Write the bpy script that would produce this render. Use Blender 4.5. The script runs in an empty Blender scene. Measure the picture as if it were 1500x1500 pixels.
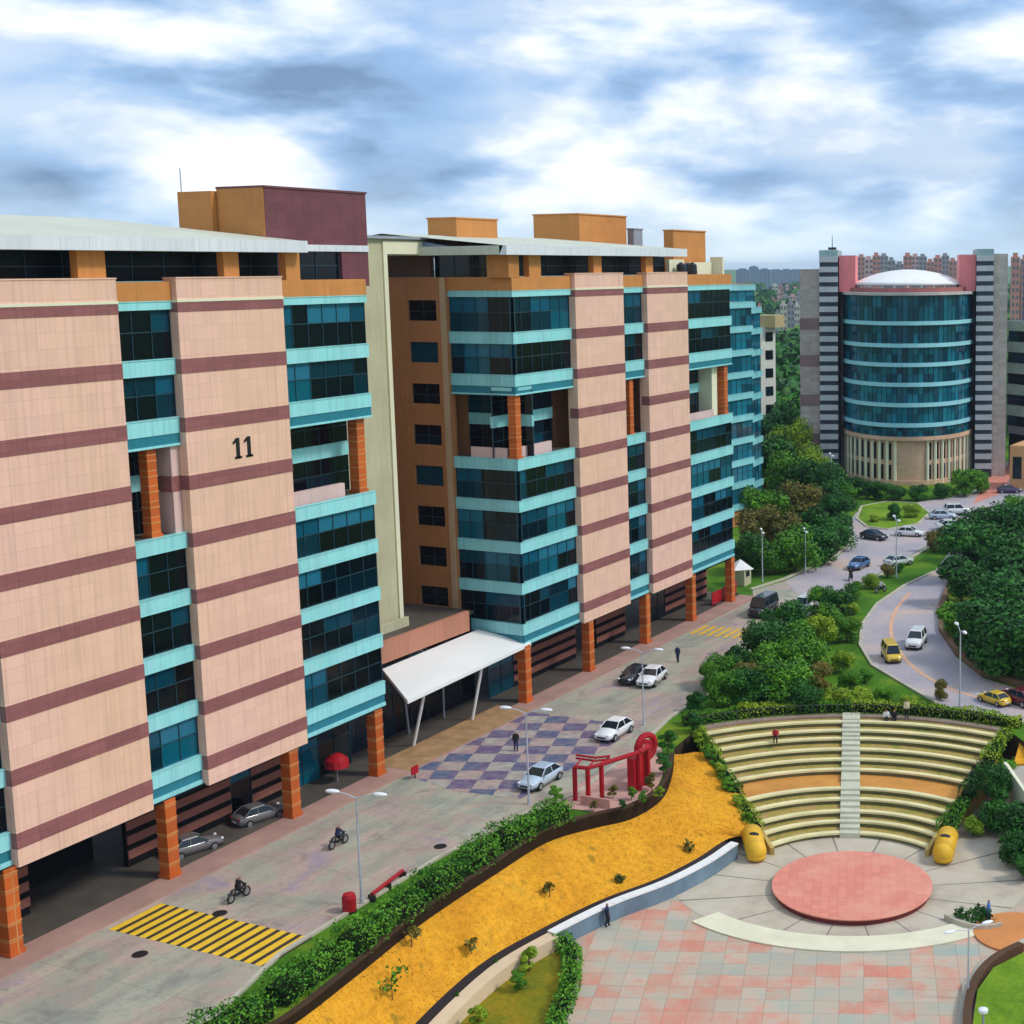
import bpy, bmesh, math, random
from mathutils import Vector, Matrix
random.seed(7)
sc = bpy.context.scene
COL = sc.collection
R = math.radians
PI = math.pi

# ------------------------------------------------------------------ camera
F, CX, CY, HC = 2083.0, 1173.7, 681.0, 39.5
PITCH, ROLL, YAW = R(7.858), R(-.40), R(23.22)
fw = Vector((-math.sin(YAW)*math.cos(PITCH), math.cos(YAW)*math.cos(PITCH), -math.sin(PITCH)))
rt = Vector((math.cos(YAW), math.sin(YAW), 0)); upv = rt.cross(fw)
r2 = rt*math.cos(ROLL) + upv*math.sin(ROLL); u2 = -rt*math.sin(ROLL) + upv*math.cos(ROLL)
CAMP = Vector((0, 0, HC))
cd = bpy.data.cameras.new('camera'); cam = bpy.data.objects.new('camera', cd); COL.objects.link(cam)
M3 = Matrix((r2, u2, -fw)).transposed()
cam.matrix_world = Matrix.Translation(CAMP) @ M3.to_4x4()
cd.sensor_width = 36; cd.lens = F/1500*36; cd.shift_x = (750-CX)/1500; cd.shift_y = (CY-750)/1500
cd.clip_start = .5; cd.clip_end = 12000
sc.camera = cam

def ray(x, y): return fw + r2*((x-CX)/F) + u2*((CY-y)/F)
def gz(x, y, z=0.0):            # pixel of the photograph -> point at height z
    d = ray(x, y); return CAMP + d*((z-HC)/d.z)
def gx(x, y, X=-72.9):
    d = ray(x, y); return CAMP + d*(X/d.x)
def gy(x, y, Y):
    d = ray(x, y); return CAMP + d*(Y/d.y)

# ------------------------------------------------------------------ materials
def newmat(name):
    m = bpy.data.materials.new(name); m.use_nodes = True
    nt = m.node_tree; nt.nodes.clear()
    o = nt.nodes.new('ShaderNodeOutputMaterial'); b = nt.nodes.new('ShaderNodeBsdfPrincipled')
    nt.links.new(b.outputs[0], o.inputs[0]); return m, nt, b
def N(nt, t, **k):
    n = nt.nodes.new(t)
    for a, v in k.items(): setattr(n, a, v)
    return n
def c4(c): return (c[0], c[1], c[2], 1)
def mixc(nt, fac, a, b, mode='MIX'):
    m = N(nt, 'ShaderNodeMix', data_type='RGBA', blend_type=mode)
    for s, v in ((0, fac), (6, a), (7, b)):
        if hasattr(v, 'is_linked'): nt.links.new(v, m.inputs[s])
        else: m.inputs[s].default_value = c4(v) if s else v
    return m.outputs[2]
def ramp(nt, src, stops, interp='LINEAR'):
    r = N(nt, 'ShaderNodeValToRGB'); r.color_ramp.interpolation = interp
    e = r.color_ramp.elements
    while len(e) < len(stops): e.new(.5)
    for k, (p, c) in enumerate(stops): e[k].position = p; e[k].color = c4(c)
    nt.links.new(src, r.inputs[0]); return r.outputs[0]
def pos(nt, scale=(1, 1, 1), rot=0, loc=(0, 0, 0)):
    g = N(nt, 'ShaderNodeNewGeometry'); m = N(nt, 'ShaderNodeMapping')
    m.inputs['Scale'].default_value = scale; m.inputs['Rotation'].default_value = (0, 0, rot); m.inputs['Location'].default_value = loc
    nt.links.new(g.outputs['Position'], m.inputs[0]); return m.outputs[0]
def noise(nt, vec, scale, detail=4, rough=.6, dist=0):
    n = N(nt, 'ShaderNodeTexNoise'); n.inputs['Scale'].default_value = scale; n.inputs['Detail'].default_value = detail
    n.inputs['Roughness'].default_value = rough; n.inputs['Distortion'].default_value = dist
    if vec: nt.links.new(vec, n.inputs['Vector'])
    return n.outputs['Fac']
def bump(nt, b, h, strength=.3, dist=.05):
    u = N(nt, 'ShaderNodeBump'); u.inputs['Strength'].default_value = strength; u.inputs['Distance'].default_value = dist
    nt.links.new(h, u.inputs['Height']); nt.links.new(u.outputs[0], b.inputs['Normal'])
def put(nt, b, out, rough=.7, metal=0, spec=.4):
    if hasattr(out, 'is_linked'): nt.links.new(out, b.inputs['Base Color'])
    else: b.inputs['Base Color'].default_value = c4(out)
    b.inputs['Roughness'].default_value = rough; b.inputs['Metallic'].default_value = metal
    b.inputs['Specular IOR Level'].default_value = spec
def worn(name, col, rough=.75, amt=.22, scale=.35, spec=.3, streak=True, metal=0, bumpy=.15):
    m, nt, b = newmat(name)
    n1 = noise(nt, pos(nt), scale, 6, .65)
    c = ramp(nt, n1, [(.3, tuple(x*(1-amt) for x in col)), (.7, tuple(min(1, x*(1+amt*.6)) for x in col))])
    if streak:
        n2 = noise(nt, pos(nt, (2.2, 2.2, .16)), 1.6, 4, .6)
        c = mixc(nt, ramp(nt, n2, [(.5, (0, 0, 0)), (.78, (.4, .4, .4))]), c, tuple(x*.55 for x in col))
    put(nt, b, c, rough, metal, spec)
    if bumpy: bump(nt, b, noise(nt, pos(nt), 6, 5), bumpy, .03)
    return m
def tiled(name, col, joint, tu, tv, axis='X', rough=.6, amt=.12, mortar=.012, spec=.35, offset=0., big=.25, tint=None):
    # stone cladding with square joints, axis = the wall's normal
    m, nt, b = newmat(name)
    g = N(nt, 'ShaderNodeNewGeometry'); s = N(nt, 'ShaderNodeSeparateXYZ'); cmb = N(nt, 'ShaderNodeCombineXYZ')
    nt.links.new(g.outputs['Position'], s.inputs[0])
    nt.links.new(s.outputs[{'X': 1, 'Y': 0, 'Z': 0}[axis]], cmb.inputs[0]); nt.links.new(s.outputs[{'X': 2, 'Y': 2, 'Z': 1}[axis]], cmb.inputs[1])
    br = N(nt, 'ShaderNodeTexBrick'); br.offset = offset; br.squash = 1
    br.inputs['Scale'].default_value = 1; br.inputs['Brick Width'].default_value = tu; br.inputs['Row Height'].default_value = tv
    br.inputs['Mortar Size'].default_value = mortar; br.inputs['Mortar Smooth'].default_value = .3
    br.inputs['Color1'].default_value = c4(tuple(x*(1-amt) for x in col)); br.inputs['Color2'].default_value = c4(tuple(min(1, x*(1+amt)) for x in col))
    br.inputs['Mortar'].default_value = c4(joint)
    nt.links.new(cmb.outputs[0], br.inputs[0])
    n1 = noise(nt, pos(nt, (1, 1, .6)), big, 5, .6)
    c = mixc(nt, ramp(nt, n1, [(.35, (0, 0, 0)), (.7, (.55, .55, .55))]), br.outputs['Color'], tint or tuple(x*.78 for x in col))
    n2 = noise(nt, pos(nt, (2.5, 2.5, .10)), 1.4, 5, .65)
    c = mixc(nt, ramp(nt, n2, [(.48, (0, 0, 0)), (.74, (.5, .5, .5))]), c, tuple(x*.6 for x in col))
    put(nt, b, c, rough, 0, spec); return m
def flat(name, col, rough=.5, metal=0, spec=.5, coat=0):
    m, nt, b = newmat(name); put(nt, b, col, rough, metal, spec); b.inputs['Coat Weight'].default_value = coat; return m
def island(name, stops, rough=.1, spec=.5, interp='CONSTANT', nz=None, coat=0, metal=0):
    m, nt, b = newmat(name); g = N(nt, 'ShaderNodeNewGeometry')
    oi = N(nt, 'ShaderNodeObjectInfo'); ma = N(nt, 'ShaderNodeMath', operation='MULTIPLY_ADD'); ma.inputs[1].default_value = 7.31
    nt.links.new(oi.outputs['Random'], ma.inputs[0]); nt.links.new(g.outputs['Random Per Island'], ma.inputs[2]); fc = N(nt, 'ShaderNodeMath', operation='FRACT'); nt.links.new(ma.outputs[0], fc.inputs[0])
    sh = N(nt, 'ShaderNodeMath', operation='MULTIPLY_ADD'); sh.inputs[1].default_value = .5; sh.inputs[2].default_value = -.25; nt.links.new(oi.outputs['Random'], sh.inputs[0])
    ad = N(nt, 'ShaderNodeMath', operation='ADD', use_clamp=True); nt.links.new(fc.outputs[0], ad.inputs[0]); nt.links.new(sh.outputs[0], ad.inputs[1])
    c = ramp(nt, ad.outputs[0], stops, interp)
    if nz:
        c = mixc(nt, ramp(nt, noise(nt, pos(nt), nz, 3), [(.35, (0, 0, 0)), (.65, (.6, .6, .6))]), c, mixc(nt, 1, c, (.5, .5, .5), 'MULTIPLY'))
    put(nt, b, c, rough, metal, spec); b.inputs['Coat Weight'].default_value = coat; return m

PINK = tiled('pink_stone', (.88, .54, .43), (.60, .36, .28), 1.24, .95, 'X', .62, .05, .012, tint=(.80, .53, .30), big=.1)
MAROON = tiled('maroon_stone', (.31, .115, .11), (.16, .05, .06), 1.24, .5, 'X', .6, .12, .012)
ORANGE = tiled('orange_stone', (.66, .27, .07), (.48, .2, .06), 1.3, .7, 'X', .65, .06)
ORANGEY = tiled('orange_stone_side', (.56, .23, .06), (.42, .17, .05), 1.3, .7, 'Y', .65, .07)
BROWNW = tiled('brown_side_wall', (.50, .21, .07), (.36, .15, .05), 1.3, .9, 'Y', .7, .07)
MARTOW = tiled('maroon_tower_stone', (.19, .062, .075), (.11, .04, .045), .9, .6, 'X', .65, .12)
COLU = tiled('column_brick', (.58, .12, .018), (.62, .32, .12), 3.0, 1.0, 'X', .55, .2, .035)
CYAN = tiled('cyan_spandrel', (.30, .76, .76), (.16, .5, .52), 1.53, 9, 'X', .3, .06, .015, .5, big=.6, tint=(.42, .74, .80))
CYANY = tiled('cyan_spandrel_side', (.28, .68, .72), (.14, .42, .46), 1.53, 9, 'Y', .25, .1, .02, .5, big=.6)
WHITEF = tiled('white_fascia', (.80, .84, .88), (.5, .55, .6), 2.0, 5, 'X', .4, .05, .02)
ROOFM = worn('pale_roof_sheet', (.60, .62, .50), .6, .12, .2)
CREAM = worn('cream_render', (.55, .52, .34), .8, .14, .25)
CREAML = worn('pale_cream_trim', (.82, .80, .58), .7, .06, .3, streak=False)
WHITE = worn('white_paint', (.86, .86, .84), .45, .05, .3, streak=False)
GREYM = worn('grey_metal', (.34, .37, .42), .5, .1, .5)
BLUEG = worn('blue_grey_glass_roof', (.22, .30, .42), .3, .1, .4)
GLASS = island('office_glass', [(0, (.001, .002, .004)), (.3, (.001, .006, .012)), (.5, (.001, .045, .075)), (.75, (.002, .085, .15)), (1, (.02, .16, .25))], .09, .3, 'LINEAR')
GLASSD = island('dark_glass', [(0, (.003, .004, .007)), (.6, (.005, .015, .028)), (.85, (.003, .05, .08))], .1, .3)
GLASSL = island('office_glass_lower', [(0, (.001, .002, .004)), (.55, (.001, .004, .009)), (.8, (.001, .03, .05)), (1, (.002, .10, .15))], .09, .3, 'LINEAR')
DARKG = island('penthouse_glass', [(0, (.001, .001, .002)), (.8, (.002, .006, .011))], .35, .12)
TGLASS = island('tower_glass', [(0, (.003, .04, .07)), (.25, (.004, .07, .11)), (.6, (.006, .12, .18)), (.9, (.012, .18, .26))], .08, .5, 'LINEAR')
FRAME = flat('window_frame', (.012, .05, .07), .4)
FRAMEW = flat('pale_frame', (.55, .68, .70), .4)
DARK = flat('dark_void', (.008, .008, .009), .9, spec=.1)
SHADEW = tiled('colonnade_wall', (.17, .075, .065), (.03, .015, .015), 40, .95, 'X', .7, .2, .11)
GREYD = flat('dark_rail', (.05, .06, .05), .5)
BLACK = flat('black_enamel', (.01, .01, .012), .4)
PEACH = tiled('peach_stone', (.70, .45, .30), (.4, .24, .16), 1.5, .6, 'Y', .7, .1)
GREYST = tiled('grey_pink_stone', (.52, .46, .42), (.4, .35, .32), 1.4, .7, 'Y', .7, .16, tint=(.33, .2, .19), big=.12)
SALMON = worn('salmon_paint', (.88, .26, .27), .6, .1, .3)
YELLOW = worn('yellow_paint', (.80, .46, .03), .5, .1, .6)
RED = worn('red_paint', (.42, .01, .018), .4, .15, .8, streak=False)
TYRE = flat('tyre_rubber', (.012, .012, .013), .8)
RIM = flat('wheel_rim', (.45, .46, .48), .3, .8)
CGLASS = flat('car_glass', (.012, .02, .026), .05, spec=.6)
LAMPW = flat('lamp_white', (.85, .87, .9), .3)
POLE = flat('pole_grey', (.55, .58, .66), .4, .3)
TRUNK = worn('bark', (.10, .065, .04), .9, .3, 2, streak=False)
CONC = worn('concrete_kerb', (.52, .48, .38), .85, .2, .5)
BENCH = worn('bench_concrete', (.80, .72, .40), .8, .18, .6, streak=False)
REDBR = worn('lens_red', (.4, .02, .02), .3, streak=False)

# grounds
def groundmat(name, stops, scale, fine=3., rough=.9, patch=None):
    m, nt, b = newmat(name)
    n = noise(nt, pos(nt), scale, 8, .62, .4)
    c = ramp(nt, n, stops)
    f = noise(nt, pos(nt), fine, 5, .7)
    c = mixc(nt, ramp(nt, f, [(.35, (.55, .55, .55)), (.6, (0, 0, 0))]), c, mixc(nt, 1, c, (.55, .55, .5), 'MULTIPLY'))
    if patch:
        pn = noise(nt, pos(nt), patch[0], 3, .5); c = mixc(nt, ramp(nt, pn, [(patch[1], (0, 0, 0)), (patch[1]+.08, (.85, .85, .85))]), c, patch[2])
    put(nt, b, c, rough, 0, .15); bump(nt, b, f, .5, .06); return m
GRASS = groundmat('grass', [(.3, (.03, .10, .008)), (.52, (.08, .21, .010)), (.7, (.22, .30, .02))], .12, 2.5)
LAWNB = groundmat('bright_lawn', [(.3, (.08, .18, .01)), (.6, (.20, .34, .02)), (.8, (.42, .42, .03))], .25, 3)
DRY = groundmat('dry_ochre_grass', [(.25, (.62, .25, .016)), (.45, (.74, .33, .02)), (.6, (.82, .39, .025)), (.75, (.60, .33, .03))], .22, 2.2, patch=(.9, .64, (.34, .19, .02)))
OLIVE = groundmat('olive_bed', [(.3, (.42, .24, .012)), (.55, (.22, .21, .012)), (.75, (.09, .14, .01))], .3, 3)
ROADN, nt, b = newmat('street_concrete')
n = noise(nt, pos(nt), .16, 6, .65, .8)
c = ramp(nt, n, [(.3, (.26, .25, .23)), (.42, (.40, .40, .31)), (.5, (.46, .40, .31)), (.57, (.52, .37, .31)), (.65, (.42, .33, .36)), (.75, (.30, .25, .33))])
s2 = noise(nt, pos(nt, (.5, .12, 1)), .9, 3, .5, .8)
c = mixc(nt, ramp(nt, s2, [(.36, (.4, .4, .4)), (.6, (0, 0, 0))]), c, (.22, .21, .19))
br = N(nt, 'ShaderNodeTexBrick'); br.offset = 0; br.inputs['Scale'].default_value = 1; br.inputs['Brick Width'].default_value = 4.3; br.inputs['Row Height'].default_value = 5.5
br.inputs['Mortar Size'].default_value = .025; br.inputs['Color1'].default_value = (1, 1, 1, 1); br.inputs['Color2'].default_value = (.93, .93, .93, 1); br.inputs['Mortar'].default_value = (.7, .68, .66, 1)
nt.links.new(pos(nt, loc=(.8, 1, 0)), br.inputs[0]); c = mixc(nt, 1, c, br.outputs[0], 'MULTIPLY')
bl = noise(nt, pos(nt), .45, 7, .75); c = mixc(nt, ramp(nt, bl, [(.54, (0, 0, 0)), (.70, (.6, .6, .6))]), c, (.17, .13, .12)); c = mixc(nt, ramp(nt, noise(nt, pos(nt), 2.5, 5, .7), [(.35, (.3, .3, .3)), (.5, (0, 0, 0))]), c, (.2, .19, .18))
put(nt, b, c, .85, 0, .2); ROAD = ROADN
ROADF = groundmat('far_road_asphalt', [(.3, (.38, .35, .42)), (.5, (.48, .43, .46)), (.68, (.64, .48, .40))], .1, 4, .8)
KERBP = worn('pink_pavement', (.42, .25, .2), .85, .2, .3, streak=False)
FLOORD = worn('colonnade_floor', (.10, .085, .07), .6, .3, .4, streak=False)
PAVER, nt, b = newmat('plaza_tiles')
g = N(nt, 'ShaderNodeNewGeometry'); mp = N(nt, 'ShaderNodeMapping'); mp.inputs['Rotation'].default_value = (0, 0, R(-20.7)); nt.links.new(g.outputs['Position'], mp.inputs[0])
sn = N(nt, 'ShaderNodeVectorMath', operation='SNAP'); sn.inputs[1].default_value = (1.5, 1.5, 50); nt.links.new(mp.outputs[0], sn.inputs[0])
wn0 = noise(nt, sn.outputs[0], .33, 4, .75); wn1 = noise(nt, pos(nt), .36, 5, .7); wa = N(nt, 'ShaderNodeMath', operation='MULTIPLY_ADD'); wa.inputs[1].default_value = .62; nt.links.new(wn0, wa.inputs[0]); wb = N(nt, 'ShaderNodeMath', operation='MULTIPLY'); wb.inputs[1].default_value = .40; nt.links.new(wn1, wb.inputs[0]); nt.links.new(wb.outputs[0], wa.inputs[2]); wn = wa.outputs[0]
c = ramp(nt, wn, [(.38, (.36, .44, .39)), (.46, (.48, .45, .36)), (.51, (.57, .44, .34)), (.55, (.64, .34, .25)), (.63, (.68, .26, .18))])
wn2 = N(nt, 'ShaderNodeTexWhiteNoise'); nt.links.new(sn.outputs[0], wn2.inputs[0])
c = mixc(nt, .3, c, mixc(nt, 1, c, ramp(nt, wn2.outputs[0], [(0, (.82, .82, .82)), (1, (1.12, 1.12, 1.12))]), 'MULTIPLY'))
c = mixc(nt, ramp(nt, noise(nt, pos(nt), .45, 6), [(.45, (0, 0, 0)), (.7, (.6, .6, .6))]), c, (.50, .44, .33))
bj = N(nt, 'ShaderNodeTexBrick'); bj.offset = 0; bj.inputs['Scale'].default_value = 1; bj.inputs['Brick Width'].default_value = 1.5; bj.inputs['Row Height'].default_value = 1.5; bj.inputs['Mortar Size'].default_value = .025; bj.inputs['Color1'].default_value = (1, 1, 1, 1); bj.inputs['Color2'].default_value = (.92, .92, .92, 1); bj.inputs['Mortar'].default_value = (.74, .72, .7, 1); nt.links.new(mp.outputs[0], bj.inputs[0]); c = mixc(nt, 1, c, bj.outputs[0], 'MULTIPLY')
put(nt, b, c, .8, 0, .25)
CIRC, nt, b = newmat('radial_paving')
g = N(nt, 'ShaderNodeNewGeometry'); mp = N(nt, 'ShaderNodeMapping'); mp.inputs['Location'].default_value = (34.9, -90, 0); nt.links.new(g.outputs['Position'], mp.inputs[0])
sp = N(nt, 'ShaderNodeSeparateXYZ'); nt.links.new(mp.outputs[0], sp.inputs[0])
at = N(nt, 'ShaderNodeMath', operation='ARCTAN2'); nt.links.new(sp.outputs[1], at.inputs[0]); nt.links.new(sp.outputs[0], at.inputs[1])
m1 = N(nt, 'ShaderNodeMath', operation='MULTIPLY_ADD'); m1.inputs[1].default_value = 16/(2*PI); m1.inputs[2].default_value = 30.16; nt.links.new(at.outputs[0], m1.inputs[0])
fr = N(nt, 'ShaderNodeMath', operation='FRACT'); nt.links.new(m1.outputs[0], fr.inputs[0])
ab = N(nt, 'ShaderNodeMath', operation='COMPARE'); ab.inputs[1].default_value = .5; ab.inputs[2].default_value = .018; nt.links.new(fr.outputs[0], ab.inputs[0])
base = ramp(nt, noise(nt, pos(nt), .35, 6), [(.3, (.42, .36, .29)), (.5, (.54, .47, .36)), (.7, (.60, .53, .44))])
put(nt, b, mixc(nt, ab.outputs[0], base, (.2, .18, .16)), .85, 0, .2)
# stage
STAGE, nt, b = newmat('red_stage_tiles')
br = N(nt, 'ShaderNodeTexBrick'); br.offset = 0; br.inputs['Scale'].default_value = 1; br.inputs['Brick Width'].default_value = .6; br.inputs['Row Height'].default_value = .6
br.inputs['Mortar Size'].default_value = .02; br.inputs['Color1'].default_value = (.70, .24, .17, 1); br.inputs['Color2'].default_value = (.78, .29, .21, 1); br.inputs['Mortar'].default_value = (.66, .2, .14, 1)
nt.links.new(pos(nt, rot=R(-20.7)), br.inputs[0])
c = mixc(nt, ramp(nt, noise(nt, pos(nt), .4, 5), [(.45, (0, 0, 0)), (.7, (.6, .6, .6))]), br.outputs[0], (.78, .38, .28)); put(nt, b, c, .7, 0, .3)
CHECK, nt, b = newmat('checker_paving')
ck = N(nt, 'ShaderNodeTexChecker'); ck.inputs['Scale'].default_value = 1/2.0
dn = N(nt, 'ShaderNodeTexNoise'); dn.inputs['Scale'].default_value = 2.2; nt.links.new(pos(nt), dn.inputs['Vector']); dm = N(nt, 'ShaderNodeVectorMath', operation='SCALE'); dm.inputs['Scale'].default_value = .3; nt.links.new(dn.outputs['Color'], dm.inputs[0]); da = N(nt, 'ShaderNodeVectorMath', operation='ADD'); nt.links.new(pos(nt, loc=(.02, .02, .5), rot=R(-20.7)), da.inputs[0]); nt.links.new(dm.outputs[0], da.inputs[1]); nt.links.new(da.outputs[0], ck.inputs[0])
ca = ramp(nt, noise(nt, pos(nt), .25, 3), [(.4, (.07, .11, .20)), (.6, (.14, .08, .18))]); cb = ramp(nt, noise(nt, pos(nt, loc=(9, 3, 0)), .3, 3), [(.4, (.44, .40, .33)), (.6, (.48, .29, .25))])
c = mixc(nt, ck.outputs['Fac'], ca, cb); c = mixc(nt, ramp(nt, noise(nt, pos(nt), 1.2, 5), [(.38, (0, 0, 0)), (.68, (.75, .75, .75))]), c, (.24, .21, .24)); put(nt, b, c, .8, 0, .25)

def leafmat(name, dark, mid, light):
    m, nt, b = newmat(name); g = N(nt, 'ShaderNodeNewGeometry'); oi = N(nt, 'ShaderNodeObjectInfo')
    c = ramp(nt, g.outputs['Random Per Island'], [(0, dark), (.55, mid), (1, light)])
    cl = noise(nt, pos(nt), .55, 3, .5)
    c = mixc(nt, ramp(nt, cl, [(.42, (0, 0, 0)), (.62, (.7, .7, .7))]), c, light)
    c = mixc(nt, .35, c, mixc(nt, 1, c, ramp(nt, oi.outputs['Random'], [(0, (.3, .45, .3)), (1, (1.4, 1.25, .8))]), 'MULTIPLY'))
    put(nt, b, c, .6, 0, .25); return m
LEAF = {
 'dark': leafmat('dark_leaves', (.004, .028, .004), (.012, .075, .010), (.045, .20, .020)),
 'mid': leafmat('green_leaves', (.010, .055, .004), (.045, .18, .008), (.14, .36, .014)),
 'light': leafmat('light_leaves', (.05, .14, .006), (.17, .33, .012), (.38, .50, .03)),
 'olive': leafmat('olive_leaves', (.03, .05, .008), (.10, .12, .012), (.24, .18, .03)),
 'hedge': leafmat('hedge_leaves', (.008, .06, .004), (.035, .19, .008), (.17, .42, .03))}

# ------------------------------------------------------------------ mesh builder
def rloc(o):
    v = Vector((0, 0, 0))
    while o is not None: v += o.location; o = o.parent
    return v
class MB:
    def __init__(s): s.v = []; s.f = []; s.m = []
    def poly(s, pts, mi=0):
        k = len(s.v); s.v += [tuple(p) for p in pts]; s.f.append(tuple(range(k, k+len(pts)))); s.m.append(mi); return s
    def hexa(s, p, mi=0):          # 8 points, bottom ring then top ring
        k = len(s.v); s.v += [tuple(q) for q in p]
        for q in ((0, 3, 2, 1), (4, 5, 6, 7), (0, 1, 5, 4), (1, 2, 6, 5), (2, 3, 7, 6), (3, 0, 4, 7)):
            s.f.append(tuple(k+i for i in q)); s.m.append(mi)
        return s
    def box(s, x0, x1, y0, y1, z0, z1, mi=0):
        return s.hexa([(x0, y0, z0), (x1, y0, z0), (x1, y1, z0), (x0, y1, z0), (x0, y0, z1), (x1, y0, z1), (x1, y1, z1), (x0, y1, z1)], mi)
    def ob(s, fr, a0, a1, w0, w1, z0, z1, mi=0):    # box in a wall frame (origin, along, outward)
        O, U, W = fr
        P = lambda a, w, z: (O[0]+U[0]*a+W[0]*w, O[1]+U[1]*a+W[1]*w, z)
        return s.hexa([P(a0, w0, z0), P(a1, w0, z0), P(a1, w1, z0), P(a0, w1, z0), P(a0, w0, z1), P(a1, w0, z1), P(a1, w1, z1), P(a0, w1, z1)], mi)
    def prism(s, pts, z0, z1, mi=0):
        n = len(pts); k = len(s.v)
        s.v += [(p[0], p[1], z0) for p in pts] + [(p[0], p[1], z1) for p in pts]
        s.f.append(tuple(range(k+n-1, k-1, -1))); s.m.append(mi); s.f.append(tuple(range(k+n, k+2*n))); s.m.append(mi)
        for i in range(n): j = (i+1) % n; s.f.append((k+i, k+j, k+n+j, k+n+i)); s.m.append(mi)
        return s
    def tube(s, a, b, ra, rb=None, n=10, mi=0, caps=True):
        a = Vector(a); b = Vector(b); rb = ra if rb is None else rb
        d = (b-a).normalized(); x = d.orthogonal().normalized(); y = d.cross(x); k = len(s.v)
        for c, r in ((a, ra), (b, rb)):
            for i in range(n): t = 2*PI*i/n; s.v.append(tuple(c+x*r*math.cos(t)+y*r*math.sin(t)))
        for i in range(n): j = (i+1) % n; s.f.append((k+i, k+j, k+n+j, k+n+i)); s.m.append(mi)
        if caps: s.f.append(tuple(range(k+n-1, k-1, -1))); s.f.append(tuple(range(k+n, k+2*n))); s.m += [mi, mi]
        return s
    def path(s, pts, r, n=8, mi=0):
        for a, b in zip(pts, pts[1:]): s.tube(a, b, r, r, n, mi)
        return s
    def lathe(s, c, prof, n=24, mi=0):       # prof: (r, z)
        k = len(s.v)
        for r, z in prof:
            for i in range(n): t = 2*PI*i/n; s.v.append((c[0]+r*math.cos(t), c[1]+r*math.sin(t), c[2]+z))
        for q in range(len(prof)-1):
            for i in range(n): j = (i+1) % n; s.f.append((k+q*n+i, k+q*n+j, k+(q+1)*n+j, k+(q+1)*n+i)); s.m.append(mi)
        s.f.append(tuple(k+i for i in range(n-1, -1, -1))); s.f.append(tuple(k+(len(prof)-1)*n+i for i in range(n))); s.m += [mi, mi]
        return s
    def ball(s, c, rx, ry=None, rz=None, n=10, mi=0):
        ry = ry or rx; rz = rz or rx; k = len(s.v); h = n//2+1
        for q in range(h+1):
            th = PI*q/h
            for i in range(n): t = 2*PI*i/n; s.v.append((c[0]+rx*math.sin(th)*math.cos(t), c[1]+ry*math.sin(th)*math.sin(t), c[2]-rz*math.cos(th)))
        for q in range(h):
            for i in range(n): j = (i+1) % n; s.f.append((k+q*n+i, k+q*n+j, k+(q+1)*n+j, k+(q+1)*n+i)); s.m.append(mi)
        return s
    def mesh(s, name, mats, off=Vector((0, 0, 0)), smooth=False):
        me = bpy.data.meshes.new(name); me.from_pydata([tuple(Vector(v)-off) for v in s.v], [], s.f)
        for m in (mats if isinstance(mats, (list, tuple)) else [mats]): me.materials.append(m)
        me.polygons.foreach_set('material_index', s.m)
        if smooth: me.polygons.foreach_set('use_smooth', [True]*len(s.f))
        me.update(); return me
    def build(s, name, mats, parent=None, smooth=False, bevel=0):
        o = bpy.data.objects.new(name, s.mesh(name, mats, rloc(parent) if parent else Vector((0, 0, 0)), smooth)); COL.objects.link(o)
        if parent: o.parent = parent
        if bevel:
            b = o.modifiers.new('bevel', 'BEVEL'); b.width = bevel; b.segments = 2; b.limit_method = 'ANGLE'
        return o
def fixn(o):
    bm = bmesh.new(); bm.from_mesh(o.data); bmesh.ops.recalc_face_normals(bm, faces=bm.faces); bm.to_mesh(o.data); bm.free(); return o
def tag(o, label=None, cat=None, group=None, kind=None):
    for k, v in (('label', label), ('category', cat), ('group', group), ('kind', kind)):
        if v: o[k] = v
    return o
def thing(name, label, cat, loc=(0, 0, 0), rz=0, group=None):
    o = bpy.data.objects.new(name, None); COL.objects.link(o); o.location = loc; o.rotation_euler = (0, 0, rz); o.empty_display_size = .3
    return tag(o, label, cat, group)
def struct(name, mb, mat): return tag(mb.build(name, mat), kind='structure')
def dup(root, loc, rz=0, sc_=None, label=None, group=None):
    def cp(o, par):
        c = o.copy(); COL.objects.link(c); c.parent = par
        for ch in o.children: cp(ch, c)
        return c
    r = cp(root, None); r.location = loc; r.rotation_euler = (0, 0, rz)
    if sc_: r.scale = sc_
    if label: r['label'] = label
    if group: r['group'] = group
    return r

# ------------------------------------------------------------------ ground
A = Vector((-.354, .935, 0)); B = Vector((.935, .354, 0)); C0 = Vector((-35.6, 91.2, 0))
def loc(b, a, z): p = C0 + B*b + A*a; return Vector((p.x, p.y, z))
U_ = [(300, 1575, -.5), (420, 1508, -.6), (520, 1432, -.7), (620, 1352, -.8), (720, 1285, -.8), (800, 1235, -.9), (868, 1214, -1.), (925, 1200, -1.), (968, 1173, -1.), (984, 1140, -.9), (988, 1105, -.6)]
L_ = [(555, 1575, -3.4), (600, 1508, -3.4), (700, 1415, -3.4), (790, 1362, -3.4), (880, 1318, -3.4), (960, 1288, -3.4), (1020, 1258, -3.4), (1068, 1228, -3.4)]
UP = [gz(*p) for p in U_]; LP = [gz(*p) for p in L_]
LP += [loc(-(5.95+(a-5.2)*.445+.42), a, z) for a, z in ((6.2, -3.25), (11.5, -2.0), (17.0, -.8))]
UP.insert(0, UP[0]+Vector((1.5, -25, 0))); LP.insert(0, LP[0]+Vector((2.5, -18, 0)))
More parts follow.
